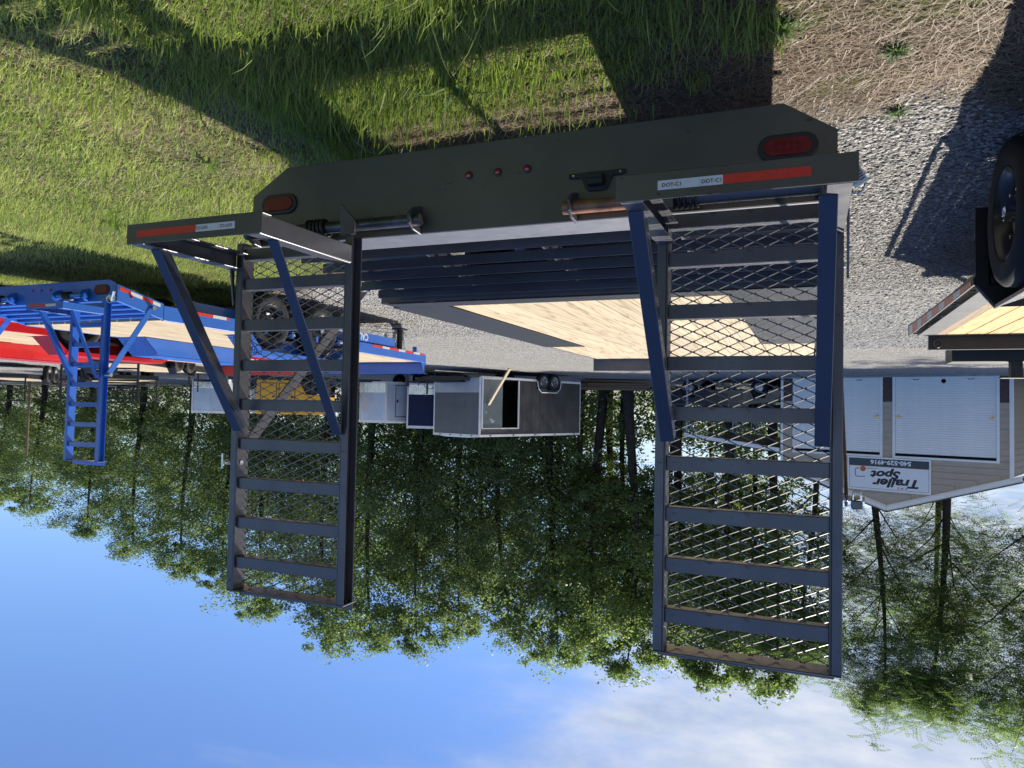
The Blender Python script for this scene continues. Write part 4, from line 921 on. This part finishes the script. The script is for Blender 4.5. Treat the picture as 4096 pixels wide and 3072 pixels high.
def vnose(name, C, ang, Wd, Lg, z0, z1, nose, label, side, front, atp_h, door=None, guard='alu_dplate'):
    T = empty(name, C, (0, 0, ang)); tag(T, label, 'trailer', 'enclosed cargo trailers')
    # local: x across, y backwards; nose point at (Wd/2, -nose)
    P = [(0, 0), (Wd*.42, -nose), (Wd*.58, -nose), (Wd, 0), (Wd, Lg), (0, Lg)]
    def wall(a, b, zz0, zz1, t=.0): return MB().add([(*a, zz0), (*b, zz0), (*b, zz1), (*a, zz1)], [(0, 1, 2, 3)])
    for i in range(3):
        obj('nose_panel', wall(P[i], P[i+1], z0+atp_h, z1), front, T)
        a, b = [V(*p, 0)*1.0 for p in (P[i], P[i+1])]; nrm = (b-a).normalized().cross(V(0, 0, 1))*.006
        obj('stone_guard', wall((a+nrm)[:2], (b+nrm)[:2], z0, z0+atp_h), guard, T)
    obj('side_wall', wall(P[3], P[4], z0, z1), side, T); obj('side_wall', wall(P[5], P[0], z0, z1), side, T); obj('rear_wall', wall(P[4], P[5], z0, z1), side, T)
    obj('roof', MB().prism(P, 'z', z1, z1+.05), 'white_trim', T)
    tr = MB()
    for p in P[:1]+P[3:]: tr.box(p[0]-.03, p[0]+.03, p[1]-.03, p[1]+.03, z0, z1+.06)
    for i in range(6):
        a, b = P[i], P[(i+1) % 6]; tr.bar((*a, z1-.01), (*b, z1-.01), .03, .09); tr.bar((*a, z0), (*b, z0), .03, .06)
    obj('edge_trim', tr, 'white_trim', T)
    if door:
        x, y0, y1, zd0, zd1 = door; s = -.012 if x == 0 else Wd+.012
        d = obj('side_door', MB().box(min(s, s*.999), max(s, s*.999)+.004, y0, y1, zd0, zd1), side, T)
        fr = MB()
        for q in ((y0, y0+.025, zd0, zd1), (y1-.025, y1, zd0, zd1), (y0, y1, zd0, zd0+.025), (y0, y1, zd1-.025, zd1)): fr.box(s-.008, s, *q)
        obj('door_seal', fr, 'black', d); obj('door_latch', MB().box(s-.03, s-.008, y0+.06, y0+.12, (zd0+zd1)/2-.06, (zd0+zd1)/2+.06), 'black', d)
    for x, sg in ((.08, -1), (Wd-.08, 1)): wheel(T, (x, Lg*.6, .33), .33, .2, sg, 'rim_silver', 'rim_silver', 18)
    obj('tongue', MB().bar((.4, 0, .4), (Wd/2, -nose-1.1, .42), .06, .11).bar((Wd-.4, 0, .4), (Wd/2, -nose-1.1, .42), .06, .11), 'black', T)
    obj('jack', MB().tube([(Wd/2, -nose-.8, .03), (Wd/2, -nose-.8, .95)], .03, 8), 'black', T)
    obj('wiring_loop', MB().tube([(Wd/2+.25+.22*math.cos(a*PI/10), -nose-.4, .5+.20*math.sin(a*PI/10)) for a in range(11)], .012, 6), 'plastic', T)
    return T
vnose('cargo_trailer', (15.85, 25.5, 0), .42, 1.9, 3.2, .45, 2.05, .55, 'white v-nose enclosed trailer with a polished guard and a closed side door', 'enc_white', 'enc_blue', .42, (0, .45, 1.5, .55, 1.85))
vnose('cargo_trailer', (12.95, 26.9, 0), -.42, 2.35, 3.6, .50, 2.24, .35, 'navy enclosed trailer with white edging between a white and a charcoal one', 'enc_navy', 'enc_navy', .42, None)
vnose('cargo_trailer', (24.9, 26.4, 0), -.25, 1.75, 3.0, .35, 1.85, .25, 'small pale enclosed trailer standing apart near the yellow machine', 'enc_white', 'enc_blue', .40, None)

# ------------------------------------------------------------------ yellow machine
def chipper():
    T = empty('wood_chipper', (17.2, 23.3, 0), (0, 0, -.38)); tag(T, 'yellow towable engine machine with black door outlines behind the farther ramp', 'machine')
    body = MB().prism([(.0, .55), (1.15, .55), (1.15, .95), (2.55, 1.25), (2.55, 1.72), (0, 1.78)], 'y', 0, 1.3)
    body = MB().prism([(1.05, .48), (2.65, .48), (2.65, 1.80), (-.05, 1.80), (-.05, 1.10), (.75, 1.02)], 'y', 0, 1.3)
    B = obj('hood', body, 'yellow', T, bev=.02)
    for x0, x1 in ((1.15, 1.78), (1.86, 2.5)):
        d = obj('access_door', MB().box(x0, x1, -.012, 0, .6, 1.72), 'yellow', T)
        obj('door_seam', MB().box(x0, x1, -.016, -.012, .6, .625).box(x0, x1, -.016, -.012, 1.695, 1.72).box(x0, x0+.025, -.016, -.012, .6, 1.72).box(x1-.025, x1, -.016, -.012, .6, 1.72), 'black', d)
        obj('latch', MB().box(x0+.08, x0+.16, -.03, -.012, 1.1, 1.16), 'black', d)
    obj('engine_block', MB().box(.05, 1.0, .15, 1.1, .45, 1.0).tube([(.5, .1, .5), (.5, .1, 1.05)], .12, 10), 'black', T, bev=.03)
    obj('chassis', MB().box(-.3, 2.7, .1, 1.2, .36, .46), 'black', T)
    for y in (-.06, 1.36): obj('wheel', MB().lathe(tyre_prof(.33, .2), 'y', 24), 'rubber', T, (.8, y, .33))
    obj('tow_bar', MB().bar((2.6, .65, .42), (4.0, .65, .42), .1, .1).tube([(3.7, .65, .02), (3.7, .65, .8)], .03, 8), 'black', T)
chipper()

# ------------------------------------------------------------------ pickup half hidden by the mesh
def pickup():
    T = empty('pickup_truck', BO+BD*7.35+V(-.341, .94, 0)*1.0, (0, 0, BA)); tag(T, 'dark grey pickup parked under the lean-to, seen through the ramp mesh', 'truck')
    side = [(0, .45), (.15, .95), (1.35, 1.08), (2.0, 1.62), (3.3, 1.62), (3.55, 1.10), (5.1, 1.10), (5.15, .5), (4.55, .42), (4.4, .75), (3.9, .75), (3.75, .42), (1.35, .42), (1.2, .75), (.75, .75), (.6, .42)]
    obj('body', MB().prism(side, 'y', 0, 1.85), 'silver', T, bev=.04)
    g = MB().prism([(1.55, 1.12), (2.08, 1.55), (2.62, 1.55), (2.62, 1.12)], 'y', -.006, 1.856).prism([(2.72, 1.12), (2.72, 1.55), (3.22, 1.55), (3.42, 1.12)], 'y', -.006, 1.856)
    obj('side_windows', g, 'glass', T)
    obj('windscreen', MB().add([(1.40, .12, 1.12), (1.40, 1.73, 1.12), (1.96, 1.65, 1.60), (1.96, .2, 1.60)], [(0, 1, 2, 3)]), 'glass', T)
    obj('bumper', MB().box(-.1, .05, .02, 1.83, .42, .62), 'chrome', T, bev=.02); obj('grille', MB().box(-.02, .06, .45, 1.4, .66, .92), 'black', T)
    for y in (.2, 1.5): obj('headlight', MB().box(-.03, .08, y, y+.25, .72, .9), 'glass', T)
    for x in (.98, 4.15):
        for y in (.1, 1.75): w = obj('wheel', MB().lathe(tyre_prof(.37, .24), 'y', 24), 'rubber', T, (x, y, .37)); obj('rim', MB().lathe([(-.10 if y < 1 else .10, .2), (-.06 if y < 1 else .06, .15), (-.08 if y < 1 else .08, .001)], 'y', 18), 'rim_silver', w)
pickup()
def lumber():
    T = empty('lumber_pile', (6.6, 32.6, 0), (0, 0, -.35)); tag(T, 'low pile of weathered boards beside the charcoal enclosed trailer', 'lumber'); b0 = None
    for r in range(4):
        for c in range(5):
            p = (random.uniform(-.2, .2), c*.24, .06+r*.11); m = MB().box(0, 2.9, 0, .2, 0, .085)
            b0 = obj('board', m, 'lumber', T, p, (0, random.uniform(-.01, .01), random.uniform(-.03, .03))) if b0 is None else again(b0, T, p, (0, random.uniform(-.01, .01), random.uniform(-.04, .04)))
lumber()

# ------------------------------------------------------------------ black utility trailers in the far row
def utility(loc, rot, label, tape=True, first=[None]):
    if first[0] is None:
        T = empty('utility_trailer'); first[0] = T
        obj('frame', MB().box(0, 5.0, 0, .06, .42, .60).box(0, 5.0, 1.94, 2.0, .42, .60).box(0, .06, .06, 1.94, .42, .56).box(4.94, 5.0, .06, 1.94, .42, .56), 'black', T)
        deck_boards_x(T)
        for k in range(4): obj('reflective_tape', MB().box(.3+k*1.2, .62+k*1.2, -.004, -.0005, .47, .53), 'tape_red', T); obj('reflective_tape', MB().box(.62+k*1.2, .85+k*1.2, -.004, -.0005, .47, .53), 'tape_white', T)
        for x in (1.9, 2.75):
            for y in (-.12, 2.12): w = obj('wheel', MB().lathe(tyre_prof(.35, .2), 'y', 20), 'rubber', T, (x, y, .35)); obj('rim', MB().lathe([(-.08 if y < 0 else .08, .2), (-.02 if y < 0 else .02, .14), (-.05 if y < 0 else .05, .001)], 'y', 14), 'rim', w)
        for y in (-.22, 2.02): obj('fender', MB().prism([(1.5, .62), (1.7, .78), (2.95, .78), (3.15, .62), (3.15, .60), (2.93, .76), (1.72, .76), (1.5, .60)], 'y', y, y+.2), 'black', T)
        obj('tongue', MB().bar((5, .3, .46), (6.3, 1.0, .46), .07, .1).bar((5, 1.7, .46), (6.3, 1.0, .46), .07, .1), 'black', T)
        obj('jack', MB().tube([(5.9, 1.0, .02), (5.9, 1.0, .95)], .035, 8).box(5.75, 6.05, .85, 1.15, 0, .03), 'black', T)
        obj('ramp_gate', MB().box(-.04, -.0, .05, .10, .55, 1.5).box(-.04, 0, 1.9, 1.95, .55, 1.5).box(-.04, 0, .1, 1.9, 1.45, 1.5).box(-.04, 0, .1, 1.9, 1.0, 1.04).box(-.04, 0, .1, 1.9, .7, .74), 'black', T)
    else: T = clone(first[0])
    T.location = loc; T.rotation_euler = (0, 0, rot); tag(T, label, 'trailer', 'black utility trailers in the far row')
def deck_boards_x(T):
    m = MB().box(.06, 4.94, .003, .265, -.038, 0); b0 = None
    for i in range(7):
        p = (0, .06+i*.268, .60); b0 = obj('deck_board', m, 'pine', T, p) if b0 is None else again(b0, T, p)
utility((17.3, 12.6, -.12), 1.12, 'black flatbed with red and white tape just past the red flatbed')
utility((24.5, 19.5, 0), .5, 'black utility trailer parked beyond the red flatbed')
utility((30.0, 18.2, 0), .9, 'black utility trailer in the far row by a pole')
utility((30.5, 24.0, 0), .35, 'black utility trailer in front of dark trees')
utility((38.0, 21.5, 0), .7, 'dark utility trailer at the end of the far row')
utility((20.5, 25.5, 0), .3, 'black utility trailer tucked behind the yellow machine')
utility((36.5, 29.0, 0), .2, 'black utility trailer against the wood behind the far row')
po = obj('utility_pole', MB().tube([(0, 0, 0), (0, 0, 4.9)], [.085, .06], 10), 'lumber', None, (44.5, 30.55, 0)); tag(po, 'slim grey pole standing before the dark trees', 'pole')

# ------------------------------------------------------------------ trees
def leaf_quads(C, size, n, spread, upbias=.35):
    K = len(C); idx = rng.integers(0, K, n)
    d = rng.normal(0, 1, (n, 3)); d /= np.linalg.norm(d, axis=1)[:, None]
    r = rng.random(n)**.45
    P = C[idx]+d*(r*spread[idx])[:, None]*np.array([1, 1, .72])
    nrm = rng.normal(0, 1, (n, 3)); nrm[:, 2] = np.abs(nrm[:, 2])+upbias; nrm /= np.linalg.norm(nrm, axis=1)[:, None]
    t = np.cross(nrm, rng.normal(0, 1, (n, 3))); t /= np.linalg.norm(t, axis=1)[:, None]; b = np.cross(nrm, t)
    s = size*rng.uniform(.6, 1.35, n)[:, None]
    Q = np.stack([P-t*s*.5, P-b*s*.30+t*s*.05, P+t*s*.55, P+b*s*.30+t*s*.05], 1)
    tint = np.clip(rng.beta(1.6, 2.6, n)*.7+.35*rng.random(K)[idx], 0, 1)
    return Q, tint
def make_tree(kind, seed):
    global rng
    keep = rng; rng = np.random.default_rng(seed); rnd = random.Random(seed)
    tr = MB(); C = []; sp = []
    H = 16.0
    if kind == 'broad': base, rad, nl, leaf, n = .10, .27, 46, .16, 30000
    elif kind == 'tall': base, rad, nl, leaf, n = .30, .21, 34, .155, 22000
    else: base, rad, nl, leaf, n = .40, .27, 15, .0, 0
    lean = rnd.uniform(-.6, .6); lean2 = rnd.uniform(-.6, .6)
    def axisp(t): return V(lean*t*t+.25*math.sin(t*5+seed), lean2*t*t+.2*math.sin(t*4+2*seed), H*t)
    pts = [axisp(t/9*.93) for t in range(10)]
    tr.tube([pts[0]-V(0, 0, .3)]+pts, [.30]+[.27*(1-i/10.5) for i in range(10)], 8)
    for i in range(nl):
        t = base+(1-base)*((i+.5)/nl)**.9*.95; t = min(t, .96)
        a = i*2.4+rnd.uniform(-.5, .5); u = (t-base)/(1-base)
        prof = (math.sin(PI*min(1, u*.86+.14))**.75) if kind != 'broad' else (min(1, .62+u*1.2) if u < .35 else math.cos((u-.35)/.65*PI/2)**.72)
        L = H*rad*max(.14, prof)*rnd.uniform(.62, 1.18)
        s = axisp(max(.05, t-.06)); e = axisp(t)+V(math.cos(a)*L, math.sin(a)*L, L*(rnd.uniform(.05, .45) if kind != 'locust' else rnd.uniform(.4, 1.1))); e.z = min(e.z, H*.985); m = s.lerp(e, .5)+V(rnd.uniform(-.3, .3), rnd.uniform(-.3, .3), rnd.uniform(-.1, .5))
        r0 = (.055 if kind != 'locust' else .07)*(1-t)+.012; tr.tube([s, m, e], [r0, r0*.6, .006], 5, False)
        for q in (.45, .72, 1.0):
            p = (s.lerp(m, q*2) if q < .5 else m.lerp(e, q*2-1)); C.append(p+V(*(rnd.uniform(-.4, .4) for _ in range(3)))); sp.append(max(.45, L*.30)*rnd.uniform(.6, 1.25))
            if rnd.random() < .6:
                w = p+V(rnd.uniform(-1, 1), rnd.uniform(-1, 1), rnd.uniform(-.3, .8))*L*.35; C.append(w); sp.append(max(.4, L*.22))
    for _ in range({'broad': 60, 'tall': 34, 'locust': 95}[kind]):       # sprays filling the crown between the limbs
        u = rnd.random()**.8; t = base+(1-base)*u*.98; a = rnd.uniform(0, 2*PI); q = H*rad*(math.sin(PI*min(1, u*.84+.14))**.75)*rnd.uniform(.25, 1.05)
        C.append(axisp(t)+V(math.cos(a)*q, math.sin(a)*q, 0)); sp.append(rnd.uniform(.5, 1.3))
    C.append(axisp(.97)); sp.append(.7); C = np.array([tuple(c) for c in C]); sp = np.array(sp)
    if kind != 'locust':
        Q, tint = leaf_quads(C, leaf, n, sp)
    else:                                   # compound leaves: pairs of leaflets along a drooping stalk
        nf = 4400; idx = rng.integers(0, len(C), nf); d = rng.normal(0, 1, (nf, 3)); d /= np.linalg.norm(d, axis=1)[:, None]
        P = C[idx]+d*(rng.random(nf)**.5*sp[idx]*1.35)[:, None]*np.array([1, 1, .8])
        az = rng.uniform(0, 2*PI, nf); el = rng.uniform(-.6, .35, nf); ax = np.stack([np.cos(az)*np.cos(el), np.sin(az)*np.cos(el), np.sin(el)], 1)
        sd = np.cross(ax, [0, 0, 1]); sd /= np.linalg.norm(sd, axis=1)[:, None]; L = rng.uniform(.5, .9, nf)[:, None]
        qs = []
        for k in range(7):
            o = P+ax*L*(k/7)-np.array([0, 0, .10])*(k/7)**2*L*2
            for s_ in (-1, 1):
                v = sd*s_*.8+ax*.45+np.array([0, 0, -.15]); l = L*.24; wv = ax*L*.042
                qs.append(np.stack([o, o+v*l*.5-wv, o+v*l, o+v*l*.5+wv], 1))
        Q = np.concatenate(qs, 0); tint = np.tile(np.clip(rng.beta(1.6, 2.4, nf)*.75+.3*rng.random(len(C))[idx], 0, 1), 14)
    rng = keep
    me = bpy.data.meshes.new('trunk'); me.from_pydata(tr.v, [], tr.f); me.materials.append(M['bark']); me.update()
    me.polygons.foreach_set('use_smooth', [True]*len(me.polygons))
    return me, quadmesh('crown', Q, {'broad': 'leaf_dark', 'tall': 'leaf_mid', 'locust': 'leaf_loc'}[kind], tint), H
LIB = {'broad': [make_tree('broad', s) for s in (1, 2, 3, 4)], 'tall': [make_tree('tall', s) for s in (11, 12, 13)], 'locust': [make_tree('locust', s) for s in (21, 22, 23)]}
def tree(kind, i, x, y, h, wide, rot, label, group='trees of the wood behind the yard'):
    tm, cm, H = LIB[kind][i % len(LIB[kind])]; s = h/H
    T = empty('tree', (x, y, 0), (0, 0, rot)); T.scale = (s*wide, s*wide, s); tag(T, label, 'tree', group)
    linkme('trunk', tm, T); linkme('crown', cm, T)
B_, T_, L_ = 'broad', 'tall', 'locust'
TREES = [
 (L_, 0, -9.6, 39.5, 16.3, 1.05, 'feathery leaved tree behind the dark side wall of the garage'),
 (L_, 1, -6.0, 40.5, 16.3, .98, 'tall feathery leaved tree over the low eave of the garage'),
 (L_, 2, -3.0, 40.0, 15.4, .95, 'tall feathery leaved tree over the garage gable'),
 (L_, 0, -13.5, 42.0, 15.5, 1.2, 'feathery leaved tree at the edge of the view past the garage'),
 (L_, 1, -.2, 41.5, 14.8, .9, 'feathery leaved tree above the garage roof, next to its ridge'),
 (T_, 0, 1.6, 42.5, 16.6, 1.1, 'slender tree rising behind the lean-to, close to the garage'),
 (T_, 1, 4.1, 41.5, 16.6, 1.1, 'slender tree rising behind the middle of the lean-to'),
 (T_, 2, 6.6, 42.5, 16.6, 1.15, 'slender tree rising past the end of the lean-to'),
 (T_, 2, 2.9, 44.5, 15.5, .75, 'thin tree between the two slender ones nearest the garage'),
 (T_, 0, 5.3, 45.0, 15.0, .7, 'thin dark tree standing back behind the lean-to roof'),
 (T_, 1, 7.8, 45.5, 15.0, .75, 'thin tree half hidden behind the bare trunked one'),
 (T_, 2, 10.4, 44.0, 15.2, .75, 'thin tree rising right behind the lumber pile'),
 (T_, 0, 13.2, 44.5, 15.5, .8, 'thin tree behind the open door trailer'),
 (T_, 0, 9.0, 40.0, 16.2, 1.2, 'bare trunked tree behind the lumber pile'),
 (T_, 1, 11.6, 42.5, 16.3, 1.2, 'tree standing behind the tail of the charcoal enclosed trailer'),
 (B_, 0, 14.6, 42.5, 17.4, 1.0, 'dense tree behind the open side door of the charcoal trailer'),
 (B_, 1, 17.8, 42.0, 16.0, 1.0, 'dense tree above the nose of the charcoal enclosed trailer'),
 (B_, 2, 20.6, 42.5, 16.3, .95, 'dense tree between the navy and charcoal enclosed trailers'),
 (B_, 3, 23.2, 41.2, 17.2, .95, 'dense tree above the navy enclosed trailer'),
 (B_, 0, 27.0, 41.6, 17.8, 1.0, 'dense tree above the white v-nose trailer'),
 (B_, 1, 31.0, 42.2, 18.2, 1.0, 'dense tree behind the inner rail of the farther mesh ramp'),
 (B_, 2, 36.2, 42.2, 16.9, 1.05, 'dense tree behind the yellow machine'),
 (B_, 3, 40.8, 43.6, 15.7, 1.05, 'dense tree beyond the small pale enclosed trailer'),
 (B_, 0, 46.0, 44.6, 15.6, 1.1, 'dense tree behind the outer rail of the farther mesh ramp'),
 (B_, 1, 53.0, 46.0, 14.6, 1.2, 'dense tree between the grey pole and the farther mesh ramp'),
 (B_, 2, 60.5, 47.4, 14.0, 1.25, 'dense tree above the blue ramp'),
 (B_, 3, 68.5, 48.2, 12.6, 1.4, 'low dense tree just past the grey pole'),
 (B_, 0, 75.5, 49.5, 12.2, 1.4, 'lowest dense tree at the far end of the wood'),
 (B_, 1, 83.0, 51.0, 12.4, 1.4, 'dense tree closing the far end of the wood'),
]
for k, (kd, i, x, y, h, w, lb) in enumerate(TREES): tree(kd, i, x, y, h, w, k*1.7, lb)
BACK = [(T_, 1, 12.8, 50.0, 15, 'second row tree glimpsed behind the lumber pile'), (T_, 2, 5.4, 52.0, 14.5, 'second row tree glimpsed behind the lean-to'), (L_, 1, -7.5, 52, 15, 'second row tree glimpsed behind the garage roof'),
 (B_, 3, 16.5, 50.0, 15, 'second row tree behind the charcoal trailer'), (B_, 2, 22.3, 50.0, 15.5, 'second row tree behind the navy trailer'), (B_, 1, 28.5, 50.5, 16, 'second row tree behind the white v-nose trailer'),
 (B_, 0, 34.5, 51.0, 15, 'second row tree behind the yellow machine'), (B_, 3, 43.0, 53.0, 14, 'second row tree behind the small pale trailer'), (B_, 2, 51.0, 55.0, 13, 'second row tree behind the far utility trailers'), (B_, 1, 62.0, 57.0, 12.5, 'second row tree behind the blue ramp'), (B_, 0, 74.0, 58.0, 11.5, 'second row tree behind the grey pole')]
for k, (kd, i, x, y, h, lb) in enumerate(BACK): tree(kd, i, x, y, h, 1.25, k*2.3+1, lb)
def undergrowth():
    n = 1200; x = rng.uniform(-16, 92, n); y = 40+rng.uniform(1.5, 12, n)+np.maximum(x-30, 0)*.16
    hmax = np.where(x < 13, 3.4, np.where(x < 30, 7.0, 9.0)); z = rng.random(n)**1.2*hmax
    C = np.stack([x, y, z+.2], 1); sp = rng.uniform(.8, 1.9, n)
    Q, t = leaf_quads(C, .26, 110000, sp)
    tag(linkme('undergrowth', quadmesh('undergrowth', Q, 'leaf_dark', t*.7)), 'dark leafy undergrowth filling the wood behind the yard', kind='stuff')
undergrowth()

# ------------------------------------------------------------------ weeds standing out of the grass
def weed(loc, n, r, label, wid=.0075):
    P = MB()
    rr = random.Random(int(loc[0]*100))
    for k in range(n):
        a = k*2.4+rr.uniform(-.3, .3); L = r*rr.uniform(.6, 1.2); w = wid*rr.uniform(.7, 1.3); pr = None
        d = V(math.cos(a), math.sin(a), 0); sd = V(-math.sin(a), math.cos(a), 0); lv = []
        for t in (0, .3, .6, .85, 1): lv.append((d*L*t*(.8+.2*math.sin(k*1.7))+V(0, 0, L*((.9+.3*math.sin(k*2.9))*t-.75*t*t)), w*(math.sin(PI*min(.97, t*.8+.12)))))
        for (p, wa), (q, wb) in zip(lv[:-1], lv[1:]): P.add([p-sd*wa, p+sd*wa, q+sd*wb, q-sd*wb], [(0, 1, 2, 3)])
    o = obj('weed', P, 'grass', None, loc); tag(o, label, 'weed', 'broad bladed weeds in the yard'); return o
weed((2.18, 3.04, 0), 40, .24, 'big broad bladed weed beside the foot bar of the farther mesh ramp')
weed((3.25, 3.25, 0), 22, .20, 'sprawling weed out in the sunlit lawn')
weed((1.40, 2.75, 0), 24, .18, 'broad weed in the middle of the tall grass behind the beam')
weed((-.37, 3.73, 0), 60, .085, 'small green weed at the edge of the slate gravel', .003)
weed((-.30, 3.09, 0), 70, .085, 'small weed alone in the dry straw', .003)
weed((.10, 2.75, 0), 80, .12, 'green tuft in straw next to the shadow of the ramp', .0035)
weed((5.05, 4.1, 0), 20, .22, 'long stalked weed in front of the blue flatbed tail')
